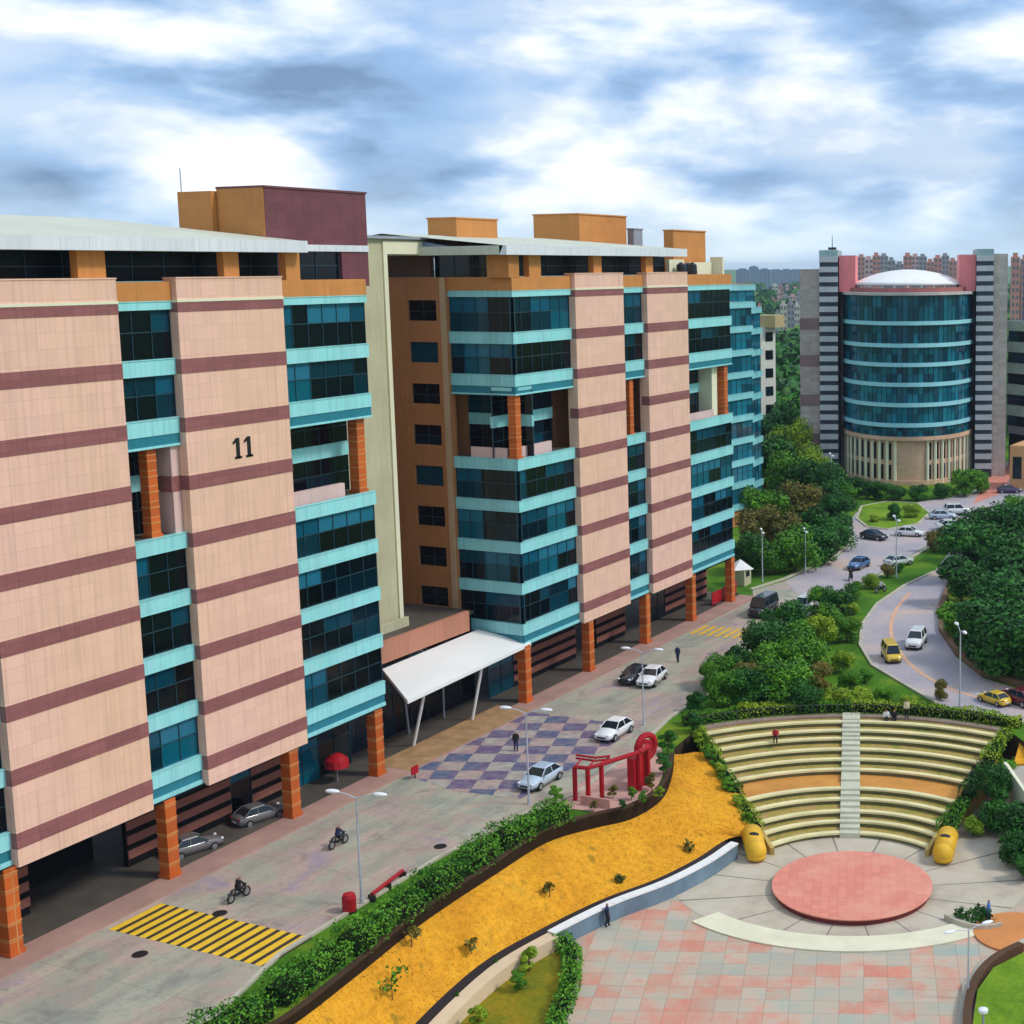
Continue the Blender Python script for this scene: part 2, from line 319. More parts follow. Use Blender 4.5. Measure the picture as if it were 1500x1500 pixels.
def cat(P, n=6):      # catmull-rom
    out = []
    for i in range(len(P)-1):
        p0, p1, p2, p3 = P[max(i-1, 0)], P[i], P[i+1], P[min(i+2, len(P)-1)]
        for k in range(n):
            t = k/n; out.append(.5*((2*p1)+(p2-p0)*t+(2*p0-5*p1+4*p2-p3)*t*t+(3*p1-p0-3*p2+p3)*t**3))
    return out+[P[-1]]
US, LS = cat(UP, 5), cat(LP, 5)
rings = []
mb = MB(); nx = 10
for a, c_ in zip(US, LS):
    row = []
    for k in range(nx+1):
        t = k/nx; p = a.lerp(c_, t); w = 3*t*t-2*t**3; p.z = a.z+(c_.z-a.z)*(.6*t+.4*w)+(.1*math.sin(p.x*1.7+p.y*.6)*math.sin(PI*t)); row.append(p)
    rings.append(row)
for i in range(len(rings)-1):
    for k in range(nx): mb.poly([rings[i][k], rings[i][k+1], rings[i+1][k+1], rings[i+1][k]])
o = struct('dry_lawn', mb, DRY); o.data.polygons.foreach_set('use_smooth', [True]*len(o.data.polygons))

# hole of the sunken plaza in the main ground
TL = loc(-13.4, 20.6, 0); TR = loc(14.2, 20.9, 0)
arc = [loc(24.6*math.sin(t), 24.6*math.cos(t), 0) for t in [R(-33)+R(67)*k/14 for k in range(15)]]
hole = [Vector((p.x, p.y, 0)) for p in US] + arc + [loc(16, 14, 0), loc(19, 5, 0), loc(30, -6, 0), loc(34, -60, 0), Vector((-40, 15, 0))]
def inst_poly_hole(name, outer, hol, z, mat):
    bm = bmesh.new(); ed = []
    for P in (outer, hol):
        vs = [bm.verts.new((p[0], p[1], z)) for p in P]
        ed += [bm.edges.new((vs[i], vs[(i+1) % len(vs)])) for i in range(len(vs))]
    bmesh.ops.triangle_fill(bm, use_beauty=True, use_dissolve=False, edges=ed)
    bmesh.ops.recalc_face_normals(bm, faces=bm.faces)
    me = bpy.data.meshes.new(name); bm.to_mesh(me); bm.free(); me.materials.append(mat)
    if me.polygons and me.polygons[0].normal.z < 0: me.flip_normals()
    o = bpy.data.objects.new(name, me); COL.objects.link(o); return tag(o, kind='structure')
inst_poly_hole('ground', [(-6000, -3000), (5000, -3000), (5000, 9000), (-6000, 9000)], hole, -.03, GRASS)
mb = MB()
for i in range(len(hole)):
    a, c_ = hole[i], hole[(i+1) % len(hole)]; mb.poly([(a.x, a.y, -.03), (c_.x, c_.y, -.03), (c_.x, c_.y, -5.2), (a.x, a.y, -5.2)])
struct('earth_bank', mb, worn('dark_earth', (.05, .03, .012), .95, .3, .8, streak=False))
mb = MB().poly([(-75, 0, -4.52), (10, 0, -4.52), (10, 125, -4.52), (-75, 125, -4.52)]); struct('plaza', mb, PAVER)

def sheet(name, pts, z, mat, pz=0): return struct(name, MB().poly([(p[0], p[1], z) for p in pts]), mat)
def px(pts, z=0): return [gz(x, y, z) for x, y in pts]
# main street, then the junction and the curved road behind
right = px([(1110, 935), (1200, 888), (1265, 852), (1330, 816), (1385, 783)])
sheet('street', [(-71.6, 5), (-71.6, 152), (-73.6, 156)] + [tuple(p[:2]) for p in px([(1100, 866), (1150, 851), (1150, 857)])][:2] + [tuple(p[:2]) for p in (px([(1190, 893), (1110, 935)]))] + [(-59.4, 125), (-59.3, 108), (-57.6, 98), (-57.0, 88.5), (-58.3, 84), (-59.3, 75), (-59.3, 60), (-57.2, 52.4), (-55, 5)], .0, ROAD)
sheet('junction', px([(1150, 851), (1225, 817), (1248, 797), (1238, 772), (1255, 750), (1330, 738), (1395, 728), (1448, 690), (1520, 655), (1560, 655), (1560, 740), (1440, 756), (1405, 775), (1385, 783), (1330, 816), (1265, 852), (1190, 893)]), .004, ROADF)
curve = px([(1430, 770), (1390, 810), (1368, 838), (1325, 858), (1285, 885), (1263, 915), (1260, 945), (1278, 975), (1325, 1003), (1372, 1030), (1440, 1052), (1560, 1065), (1560, 1018), (1500, 1012), (1440, 993), (1400, 962), (1376, 925), (1374, 893), (1392, 850), (1430, 806), (1470, 770)])
sheet('curved_road', curve, .008, ROADF)
mk = px([(1333, 868), (1312, 895), (1305, 925), (1318, 955), (1348, 985), (1400, 1012), (1470, 1030)]); mkc = cat(mk, 6); mb = MB()
for a, c_ in zip(mkc, mkc[1:]):
    d = (c_-a).normalized(); s_ = Vector((-d.y, d.x, 0))*.22; mb.poly([(*(a-s_)[:2], .02), (*(c_-s_)[:2], .02), (*(c_+s_)[:2], .02), (*(a+s_)[:2], .02)])
struct('lane_line', mb, worn('peach_line', (.72, .42, .27), .8, .15, streak=False))
def kerb(name, pts, w, z0, z1, mat, closed=False):
    P = [Vector(p[:2]).to_3d() for p in pts]; n = len(P); mb = MB(); S = []
    for i in range(n):
        a = P[i-1] if (i or closed) else P[0]; c_ = P[(i+1) % n] if (i < n-1 or closed) else P[-1]
        d = (c_-a).normalized(); S.append(Vector((-d.y, d.x, 0))*w/2)
    for i in range(n if closed else n-1):
        j = (i+1) % n; a0, a1, b0, b1 = P[i]-S[i], P[i]+S[i], P[j]-S[j], P[j]+S[j]
        mb.hexa([(*a0[:2], z0), (*b0[:2], z0), (*b1[:2], z0), (*a1[:2], z0), (*a0[:2], z1), (*b0[:2], z1), (*b1[:2], z1), (*a1[:2], z1)])
    return struct(name, mb, mat)
kerb('kerb_verge', [(-54.8, 5), (-57.0, 52.4), (-59.1, 60), (-59.1, 75), (-58.1, 84), (-56.8, 88.5), (-57.4, 98), (-59.1, 108), (-59.2, 125), (-61.5, 140)], .3, -.03, .14, CONC)
kerb('kerb_median', px([(1180, 903), (1265, 857), (1330, 820), (1385, 788)]), .5, -.03, .16, CONC)
kerb('kerb_curve_inner', px([(1368, 838), (1325, 858), (1285, 885), (1263, 915), (1260, 945), (1278, 975), (1325, 1003), (1372, 1030)]), .35, -.03, .15, CONC)
kerb('kerb_curve_outer', px([(1500, 1006), (1440, 988), (1402, 957), (1380, 925), (1378, 893), (1395, 850)]), .7, -.03, .5, worn('brown_kerb', (.22, .13, .07), .85, .2, streak=False))
kerb('kerb_junction', px([(1100, 864), (1150, 848), (1225, 814), (1246, 795), (1236, 770)]), .4, -.03, .16, CONC)
rl = px([(1255, 760), (1262, 742), (1300, 735), (1345, 738), (1362, 752), (1345, 768), (1300, 776), (1270, 772)])
sheet('roundabout_lawn', rl, .1, LAWNB); kerb('kerb_roundabout', rl, .4, -.02, .17, CONC, True)
sheet('forecourt_paving', px([(1425, 738), (1448, 700), (1500, 668), (1540, 650), (1540, 690), (1470, 722)]), .02, worn('salmon_paving', (.70, .27, .2), .8, .15, streak=False))
st = px([(1140, 905), (1185, 880), (1265, 846), (1330, 812), (1350, 822), (1285, 870), (1250, 905), (1248, 945), (1280, 990)]);
# pavement and colonnade floor
struct('pavement', MB().box(-73.9, -71.6, 20, 153, -.02, .15), KERBP)
struct('colonnade_floor', MB().box(-96, -73.9, 20, 153, -.02, .146), FLOORD)
# painted crossings and checker paving
def stripes(name, p0, u, v, n, frac, zz, mats, label):
    pass
mb = MB()
for k in range(15):
    x0 = -71.1+k*.82
    mb.poly([(x0, 58.5, .006), (x0+.5, 58.5, .006), (x0+.5, 62.4, .006), (x0, 62.4, .006)])
    mb.poly([(x0+.46, 58.5, .005), (x0+.82, 58.5, .005), (x0+.82, 62.4, .005), (x0+.46, 62.4, .005)], 1)
struct('crossing_marking', mb, [worn('yellow_line', (.85, .52, .03), .7, .15, 1, streak=False), worn('black_line', (.05, .04, .025), .8, .3, 1, streak=False)])
sheet('checker_paving', [(-71.6, 87), (-71.6, 104.5), (-60.2, 104.5), (-60.2, 86.2), (-66, 85.6)], .008, CHECK)
sheet('gate_paving', px([(822, 1183), (842, 1152), (900, 1120), (950, 1085), (968, 1095), (976, 1122), (962, 1155), (930, 1176), (880, 1190)]), .006, worn('pink_tiles', (.58, .33, .28), .8, .2, .6, streak=False))
sheet('entrance_paving', [(-75.3, 87.6), (-71.65, 87.6), (-71.65, 104.6), (-75.3, 104.6)], .158, worn('ochre_tiles', (.42, .25, .12), .8, .35, .7, streak=False))
mb = MB()
g_ = gz(1062, 922)
for k in range(9): mb.poly([(-71.2+k*1.0, 134.5, .006), (-70.7+k*1.0, 134.5, .006), (-70.7+k*1.0, 138.5, .006), (-71.2+k*1.0, 138.5, .006)])
struct('far_crossing_marking', mb, YELLOW)

# terrace edge wall of the hedge bed and the black strip + coping under the lawn
def ribbonwall(name, P, w, zt, zb, mat, lab=None, cat_=None, st_=False, side=1, tilt=0):
    mb = MB(); n = len(P); S = []
    for i in range(n):
        d = (P[min(i+1, n-1)]-P[max(i-1, 0)]); d.z = 0; d.normalize(); S.append(Vector((d.y, -d.x, 0))*w*side)
    f = lambda q, i: q(i) if callable(q) else q
    for i in range(n-1):
        a, b_, c_, d_ = P[i], P[i+1], P[i+1]+S[i+1], P[i]+S[i]
        mb.hexa([(a.x, a.y, f(zb, i)), (b_.x, b_.y, f(zb, i+1)), (c_.x, c_.y, f(zb, i+1)), (d_.x, d_.y, f(zb, i)),
                 (a.x, a.y, f(zt, i)), (b_.x, b_.y, f(zt, i+1)), (c_.x, c_.y, f(zt, i+1)+tilt), (d_.x, d_.y, f(zt, i)+tilt)])
    o = fixn(mb.build(name, mat)); o.data.update()
    if st_: tag(o, kind='structure')
    else: tag(o, lab, cat_)
    return o
BRW = worn('brown_wall', (.07, .038, .02), .85, .3, .7)
ribbonwall('retaining_wall', US[:-2], .3, lambda i: .12, lambda i: US[i].z-.4, BRW, 'low dark brown retaining wall holding the hedge bed above the ochre lawn', 'wall', side=-1)
LL = [p for p in LS[:40]]
ribbonwall('black_strip', LL, .75, -3.40, -3.9, flat('strip_black', (.012, .008, .012), .7), 'flat black strip running along the bottom edge of the ochre lawn', 'drain')  # solid strip in flat black between lawn and coping
off = []
for i, p in enumerate(LL):
    d = (LL[min(i+1, len(LL)-1)]-LL[max(i-1, 0)]); d.z = 0; d.normalize(); off.append(p+Vector((d.y, -d.x, 0))*.78)
nl = 21
ribbonwall('coping_path', off[:nl], .95, -3.38, -4.6, worn('cream_coping', (.72, .55, .36), .8, .1, streak=False), 'cream kerb path between the black strip and the planted bed', 'kerb')
w_ = ribbonwall('plaza_wall', off[nl-1:], .55, -3.36, -4.6, [worn('blue_grey_wall', (.17, .25, .32), .6, .25, .5)], 'curved blue grey plaza wall with a pale coping below the ochre lawn', 'wall')
cop = MB(); Q = off[nl-1:]
for i in range(len(Q)-1):
    d = (Q[i+1]-Q[i]); d.z = 0; d.normalize(); s_ = Vector((d.y, -d.x, 0)); a, b_ = Q[i], Q[i+1]
    cop.hexa([(*(a-s_*.03)[:2], -3.36), (*(b_-s_*.03)[:2], -3.36), (*(b_+s_*.62)[:2], -3.36), (*(a+s_*.62)[:2], -3.36), (*(a-s_*.03)[:2], -3.24), (*(b_-s_*.03)[:2], -3.24), (*(b_+s_*.62)[:2], -3.24), (*(a+s_*.62)[:2], -3.24)])
o = fixn(cop.build('coping', WHITE, w_))

# planted bed in the foreground
bed = px([(560, 1580), (640, 1512), (720, 1440), (800, 1392), (826, 1388), (846, 1410), (838, 1470), (800, 1580)], -4.3)
bed2 = [bed[0]+Vector((2, -6, 0))]+bed+[bed[-1]+Vector((1, -6, 0))]
sheet('planted_bed', bed2, -4.28, OLIVE); kerb('bed_kerb', bed2[4:], .35, -4.5, -4.15, CONC)
# bottom right round bed and ochre disc
rb = px([(1500, 1395), (1455, 1418), (1432, 1450), (1425, 1500), (1425, 1560), (1600, 1560), (1600, 1395)], -4.0)
sheet('round_bed_lawn', rb, -3.98, LAWNB); kerb('round_bed_kerb', px([(1560, 1370), (1500, 1380), (1445, 1408), (1415, 1445), (1407, 1500), (1407, 1560)], -4.4), .4, -4.5, -4.25, CONC)
# stage surround
mb = MB(); ctr = Vector((-34.9, 90.0, 0))
pc = Vector(loc(-.1, 1.9, 0)); mb.poly([(pc.x+B.x*13.3*math.cos(t)+A.x*11.5*math.sin(t), pc.y+B.y*13.3*math.cos(t)+A.y*11.5*math.sin(t), -4.505) for t in [2*PI*k/64 for k in range(64)]])
struct('radial_paving', mb, CIRC)
stg = thing('round_stage', 'round salmon red tiled stage in the middle of the sunken plaza', 'stage', (ctr.x, ctr.y, -4.5))
MB().lathe((ctr.x, ctr.y, -4.5), [(5.55, 0), (5.55, .38)], 72).build('stage_riser', worn('maroon_riser', (.17, .03, .03), .7, .2, streak=False), stg)
MB().lathe((ctr.x, ctr.y, -4.5), [(5.7, .38), (5.74, .42), (5.74, .48), (5.70, .5), (0.01, .5)], 72).build('stage_top', STAGE, stg)
# curved cream platform in front of the stage
mb = MB(); cc = Vector(loc(-.1, 1.9, 0)); prev = None
P_ = []
for k in range(41):
    t = R(-137)+R(97)*k/40; P_.append((cc+B*14.4*math.cos(t)+A*12.6*math.sin(t), cc+B*12.1*math.cos(t)+A*10.5*math.sin(t)))
for (o1, i1), (o2, i2) in zip(P_, P_[1:]):
    mb.hexa([(*i1[:2], -4.5), (*i2[:2], -4.5), (*o2[:2], -4.5), (*o1[:2], -4.5), (*i1[:2], -4.42), (*i2[:2], -4.42), (*o2[:2], -4.42), (*o1[:2], -4.42)])
tag(fixn(mb.build('curved_platform', worn('pale_cream_stone', (.78, .74, .54), .8, .1, .6, streak=False))), 'low pale cream curved platform between the round stage and the tiled plaza', 'platform')

# ------------------------------------------------------------------ amphitheatre
RR = [8.07, 9.4, 10.5, 12.1, 13.4, 16.7, 18.1, 19.5, 21.1, 22.1, 23.3, 24.4]
amp = thing('amphitheatre', 'open air amphitheatre with eleven curved rows facing the round stage', 'amphitheatre', loc(0, 8, -4.5))
def lim(r):          # angle where the row meets the side walls
    lo, hi = 0, PI/2
    for _ in range(30):
        t = (lo+hi)/2
        if r*math.sin(t) > 5.9+(r*math.cos(t)-5.2)*.445: hi = t
        else: lo = t
    return lo
TREAD = groundmat('terrace_ground', [(.3, (.22, .27, .06)), (.5, (.46, .34, .09)), (.7, (.50, .32, .16))], .7, 3)
WALK = worn('ochre_walkway', (.62, .28, .06), .85, .2, .5, streak=False)
def seg(mb, r0, r1, z0, z1, t0, t1, n=18, mi=0):
    for k in range(n):
        a, b_ = t0+(t1-t0)*k/n, t0+(t1-t0)*(k+1)/n
        p = [loc(r0*math.sin(a), r0*math.cos(a), z0), loc(r0*math.sin(b_), r0*math.cos(b_), z0), loc(r1*math.sin(b_), r1*math.cos(b_), z0), loc(r1*math.sin(a), r1*math.cos(a), z0)]
        mb.hexa(p+[Vector((q.x, q.y, z1)) for q in p], mi)
for i in range(11):
    z = -4.5+.4*(i+1); l0 = lim(RR[i]); 
    mb = MB(); seg(mb, RR[i]+.5, RR[i+1]+.12, z-.8, z-.06, -l0, l0, 36); fixn(mb.build('terrace', WALK if i == 4 else TREAD, amp))
    for s_ in (-1, 1):
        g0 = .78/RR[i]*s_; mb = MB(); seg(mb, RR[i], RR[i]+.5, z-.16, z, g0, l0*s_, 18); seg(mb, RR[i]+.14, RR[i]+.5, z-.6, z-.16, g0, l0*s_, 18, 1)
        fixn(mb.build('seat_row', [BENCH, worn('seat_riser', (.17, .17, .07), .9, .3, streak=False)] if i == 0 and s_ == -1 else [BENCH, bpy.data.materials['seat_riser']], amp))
mb = MB()
for i in range(22):
    f_ = i/22*10.99; k = min(int(f_), 10); r_ = RR[k]+(RR[k+1]-RR[k])*(f_-k); r1 = 24.4; z = -4.5+.4*(i+2)/2
    if z > .02: z = .02
    p = [loc(-.78, r_-.12, z-.9), loc(.78, r_-.12, z-.9), loc(.78, r_+1.75, z-.9), loc(-.78, r_+1.75, z-.9)]
    mb.hexa(p+[Vector((q.x, q.y, z+.015)) for q in p])
fixn(mb.build('aisle_stair', worn('pale_stair', (.60, .60, .46), .8, .15, .8, streak=False), amp))
mb = MB(); seg(mb, 24.4, 25.2, -.5, .02, -lim(24.4), lim(24.4), 30); fixn(mb.build('top_walk', worn('walk_brown', (.30, .22, .17), .85, .2, streak=False), amp))
mb = MB()
for k in range(24):
    t0 = -lim(24.4)+2*lim(24.4)*k/24; t1 = -lim(24.4)+2*lim(24.4)*(k+1)/24
    mb.path([loc(24.9*math.sin(t0), 24.9*math.cos(t0), .95), loc(24.9*math.sin(t1), 24.9*math.cos(t1), .95)], .03, 6)
    mb.tube(loc(24.9*math.sin(t0), 24.9*math.cos(t0), 0), loc(24.9*math.sin(t0), 24.9*math.cos(t0), .95), .03, n=6)
mb.build('guard_rail', GREYD, amp)
YEL2 = worn('cream_yellow', (.55, .40, .12), .7, .2, .5)
for s_, lab in ((-1, 'sloping cream yellow side wall left of the amphitheatre rows'), (1, 'sloping cream yellow side wall right of the amphitheatre rows')):
    mb = MB(); n = 14
    for k in range(n):
        a, b_ = 4.6+(20.2-4.6)*k/n, 4.6+(20.2-4.6)*(k+1)/n
        W = lambda a: 5.95+(a-5.2)*.445
        z = lambda a: -4.0+3.9*(a-4.4)/(20.2-4.4)
        p = [loc(s_*W(a), a, -5), loc(s_*(W(a)+.3), a, -5), loc(s_*(W(b_)+.3), b_, -5), loc(s_*W(b_), b_, -5)]
        q = [loc(s_*W(a), a, z(a)), loc(s_*(W(a)+.3), a, z(a)), loc(s_*(W(b_)+.3), b_, z(b_)), loc(s_*W(b_), b_, z(b_))]
        mb.hexa(p+q)
    tag(fixn(mb.build('side_wall', YEL2)), lab, 'wall', 'side walls of the amphitheatre')
    r_ = thing('yellow_chute', ('yellow rounded wall end beside the lowest rows, left of the red stage' if s_ < 0 else 'yellow rounded wall end beside the lowest rows, right of the red stage'), 'wall end', loc(s_*6.7, 3.4, -4.5), group='yellow wall ends')
    p0 = loc(s_*7.0, 3.6, -3.75); p1 = loc(s_*7.5, 5.9, -3.3)
    m_ = MB(); m_.tube(p0, p1, .8, .8, 18); m_.ball(tuple(p0), .8, n=18); m_.tube(p0+Vector((0, 0, -.2)), p0+Vector((0, 0, -.55)), .75, .72, 18)
    fixn(m_.build('chute_body', YELLOW, r_, smooth=True))
    q = p0.lerp(p1, .42); m_ = MB(); m_.ball((q.x, q.y, q.z+.7), .42, .3, .16, 12); m_.build('dark_opening', BLACK, r_)

# ------------------------------------------------------------------ office buildings
FR = ((-72.9, 0), (0, 1), (1, 0))
ZB = lambda i: 37.32-3.8*i
def window(root, fr, a0, a1, z0, z1, w, pw=1.53, mat=None, split=.55, name='window'):
    n = max(1, round((a1-a0)/pw)); d = (a1-a0)/n; mb = MB(); fb = MB(); zs = z0+(z1-z0)*split; k = 0
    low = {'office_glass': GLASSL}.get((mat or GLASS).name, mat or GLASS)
    while k < n:
        st_ = min(random.choice((1, 2, 2, 3)), n-k); b0, b1 = a0+k*d, a0+(k+st_)*d
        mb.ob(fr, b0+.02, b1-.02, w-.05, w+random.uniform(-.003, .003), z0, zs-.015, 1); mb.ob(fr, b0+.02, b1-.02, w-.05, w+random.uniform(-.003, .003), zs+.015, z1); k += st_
    for k in range(n+1): fb.ob(fr, a0+k*d-.025, a0+k*d+.025, w-.06, w+.06, z0, z1)
    fb.ob(fr, a0+.03, a1-.03, w-.06, w+.045, zs-.03, zs+.03)
    o = fixn(mb.build(name, [mat or GLASS, low], root)); fixn(fb.build('frame', FRAME, o)); return o
def spandrel(root, fr, a0, a1, zc, w, h=1.0, mat=None, up=.5):
    mb = MB(); mb.ob(fr, a0, a1, w-.35, w, zc-h*(1-up), zc+h*up)
    mb.ob(fr, a0, a1, w-.35, w+.05, zc+h*up, zc+h*up+.06)
    return fixn(mb.build('spandrel', mat or CYAN, root))
def panel(root, y0, y1, zt=39.15, zb=5.35):
    mb = MB(); mb.ob(FR, y0, y1, -1.1, 0, zb, zt)
    for i in range(9): mb.ob(FR, y0-.02, y1+.02, -.9, .035, ZB(i)-(.47 if i else .3), ZB(i)+(.47 if i else .3), 1)
    mb.ob(FR, y0-.03, y1+.03, -.5, .07, ZB(0)+.33, ZB(0)+.5, 2); mb.ob(FR, y0-.03, y1+.03, -1.15, .05, zt, zt+.09, 0)
    return fixn(mb.build('stone_panel', [PINK, MAROON, CREAML], root))
def glassbay(root, y0, y1, loggia=(2, 4), col=None, fr=FR, sm=None, w=-.45, part=None, pm=None):
    for i in range(9):
        if i == 3 and loggia: continue
        if i == 0: spandrel(root, fr, y0, y1, ZB(0)+.12, w, .5, sm)
        else: spandrel(root, fr, y0, y1, ZB(i), w, 1.0, sm)
    for i in range(8):
        if loggia and i in (2, 3): continue
        window(root, fr, y0, y1, ZB(i+1)+.56, ZB(i)-(.5 if i else .13), w-.3)
    # skirt under the lowest spandrel
    mb = MB(); mb.ob(fr, y0, y1, w-.5, w-.12, 5.75, 6.4); mb.ob(fr, y0, y1, w-.5, w-.02, 5.45, 5.75, 1); fixn(mb.build('skirt', [worn('teal_skirt', (.03, .22, .29), .3, .1) if 'teal_skirt' not in bpy.data.materials else bpy.data.materials['teal_skirt'], sm or CYAN], root))
    mb = MB(); mb.ob(fr, y0, y1, -1.2, w+.02, ZB(0)+.43, 38.95); fixn(mb.build('parapet', pm or ORANGE, root))
    if loggia:
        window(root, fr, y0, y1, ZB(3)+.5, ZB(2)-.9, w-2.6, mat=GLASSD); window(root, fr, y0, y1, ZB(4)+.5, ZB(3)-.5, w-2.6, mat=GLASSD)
        spandrel(root, fr, y0, y1, ZB(3), w-2.45, 1.0, sm)
        mb = MB(); mb.ob(fr, y0, y1, w-.4, w-.06, ZB(2)-1.15, ZB(2)-.5); mb.ob(fr, y0, y1, w-.45, w+.02, ZB(2)-1.3, ZB(2)-1.15, 1); mb.ob(fr, y0, y1, w-2.6, w-.36, ZB(2)-.9, ZB(2)-.6, 1)
        fixn(mb.build('loggia_edge', [bpy.data.materials['teal_skirt'], sm or CYAN], root)); mb = MB(); mb.ob(fr, y0, y1, w-2.6, w-.36, ZB(4)+.2, ZB(4)+.49)
        fixn(mb.build('loggia_floor', FLOORD, root))
def column(root, x, y, z0, z1, hw=.55):
    hw *= .72
    mb = MB(); mb.box(x-hw, x+hw, y-hw, y+hw, z0, z1)
    k = z0+1.0
    while k < z1-.2: mb.box(x-hw-.03, x+hw+.03, y-hw-.03, y+hw+.03, k-.05, k+.05, 1); k += 1.0
    mb.box(x-hw-.08, x+hw+.08, y-hw-.08, y+hw+.08, z0-.02, z0+.25)
    return fixn(mb.build('column', [COLU, bpy.data.materials.get('column_joint') or worn('column_joint', (.62, .26, .08), .6, .1, streak=False)], root))
def core(root, y0, y1, x1=-76.8, x0=-96, z0=5.46, z1=38.4):
    mb = MB(); mb.box(x0, x1, y0, y1, z0, z1); return fixn(mb.build('wall', [BROWNW], root))

b1 = thing('office_building', 'nearest pink and maroon striped office block with teal window bands and the number 11', 'office building', (-84, 60, 0), group='striped office blocks along the street')
core(b1, 22.2, 87.2)
for y0, y1 in ((26, 35.7), (40.2, 49.9), (54.3, 64.0), (68.6, 77.95)):
    if (y0, y1) == (40.2, 49.9): continue
    panel(b1, y0, y1)
P2 = [c for c in b1.children if c.name.startswith('stone_panel')][-1]
# number eleven
mb = MB()
for yy in (72.55, 73.55):
    mb.ob(FR, yy+.26, yy+.54, .0, .06, 27.0, 28.4); mb.ob(FR, yy+.1, yy+.72, .0, .06, 27.0, 27.14)
    mb.hexa([(-72.9, yy-.02, 28.0), (-72.84, yy-.02, 28.0), (-72.84, yy+.28, 28.15), (-72.9, yy+.28, 28.15), (-72.9, yy-.02, 28.16), (-72.84, yy-.02, 28.16), (-72.84, yy+.28, 28.4), (-72.9, yy+.28, 28.4)])
fixn(mb.build('number_sign', BLACK, P2))
glassbay(b1, 35.72, 54.28, None); glassbay(b1, 64.02, 68.58); glassbay(b1, 77.97, 87.2)
column(b1, -74.0, 66.4, ZB(4)+.5, ZB(2)-1.3, .5); column(b1, -74.2, 86.3, ZB(4)+.5, ZB(2)-1.3, .6)
mb = MB(); mb.ob(FR, 77.97, 84.5, -1.5, -1.1, ZB(4)+.5, ZB(4)+1.5); fixn(mb.build('balcony_wall', [worn('pale_pink_wall', (.72, .50, .46), .7, .1)], b1))
PALEP = bpy.data.materials['pale_pink_wall']
mb = MB(); mb.box(-76.6, -73.6, 67.9, 68.55, ZB(4)+.5, ZB(2)-1.3); mb.box(-76.55, -73.57, 67.8, 68.57, 25.4, 26.4, 1); fixn(mb.build('side_return', [PALEP, MAROON], b1))
for y in (42.4, 53.9, 65.5, 76.7, 86.0): column(b1, -73.55, y, .15, 5.46, .6)
# colonnade wall and openings
def backwall(root, segs, X=-77.2, top=5.45):
    ms = bpy.data.materials.get('maroon_slat') or worn('maroon_slat', (.30, .11, .08), .7, .2)
    for (a, b_, k) in segs:
        mb = MB()
        if k == 'w':
            mb.box(X-.4, X, a, b_, .15, top)
            for q in range(5): mb.box(X-.02, X+.09, a, b_, .7+q*1.0, 1.28+q*1.0, 1)
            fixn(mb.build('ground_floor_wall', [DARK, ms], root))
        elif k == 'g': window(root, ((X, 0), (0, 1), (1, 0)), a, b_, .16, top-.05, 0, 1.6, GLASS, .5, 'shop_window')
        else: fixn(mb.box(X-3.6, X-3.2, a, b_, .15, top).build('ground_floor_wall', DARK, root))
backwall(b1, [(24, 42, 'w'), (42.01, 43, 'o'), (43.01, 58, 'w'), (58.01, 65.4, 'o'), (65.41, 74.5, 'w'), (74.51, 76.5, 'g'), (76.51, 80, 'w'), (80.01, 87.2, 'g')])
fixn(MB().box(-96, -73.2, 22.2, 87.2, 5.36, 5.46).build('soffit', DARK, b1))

def penthouse(root, y0, y1, cols, colmat, X=-75.4, zt=40.88, fas=(40.88, 41.7), roofy=None, ridge=43.4):
    window(root, ((X, 0), (0, 1), (1, 0)), y0+.1, y1, 39.0, zt, 0, 2.6, DARKG, .5)
    fixn(MB().box(X-.6, -73.4, y0, y1, 38.4, 38.75).build('terrace', FLOORD, root))
    for y, w in cols:
        mb = MB(); mb.box(-74.1, -73.5, y-w/2, y+w/2, 38.76, zt); fixn(mb.build('pier', colmat, root))
    ry0, ry1 = roofy or (y0, y1)
    mb = MB(); mb.box(-73.3, -72.55, ry0, ry1, *fas)
    fixn(mb.build('fascia', WHITEF, root))
    k = [(-72.62, ry0, 41.68), (-72.62, ry1, 41.68), (-76.8, ry1-.2, 41.95), (-84, ry1-8, ridge), (-84, ry0, ridge)]
    mb = MB()
    mb.hexa([(-96, ry0, 40.9), (-73.3, ry0, 40.9), (-73.3, ry1, 40.9), (-96, ry1, 40.9), (-96, ry0, 41.6), (-72.9, ry0, 41.69), (-72.9, ry1, 41.69), (-96, ry1, 41.6)])
    mb.poly([(-72.9, ry0, 41.7), (-72.9, ry1, 41.7), (-86, ry1-7, ridge), (-86, ry0, ridge)]); mb.poly([(-86, ry0, ridge), (-86, ry1-7, ridge), (-96, ry1-2, 41.65), (-96, ry0, 41.65)]); mb.poly([(-72.9, ry1, 41.7), (-96, ry1-2, 41.65), (-86, ry1-7, ridge)])
    fixn(mb.build('roof', ROOFM, root))
yc = lambda px_, X=-73.6: gx(px_, 385, X).y
penthouse(b1, 24, 80.2, [(gx(132, 385, -73.6).y, 2.0), (yc(337), 1.35), (yc(427), 1.4), (46.5, 2)], ORANGE, roofy=(22, 80.3))
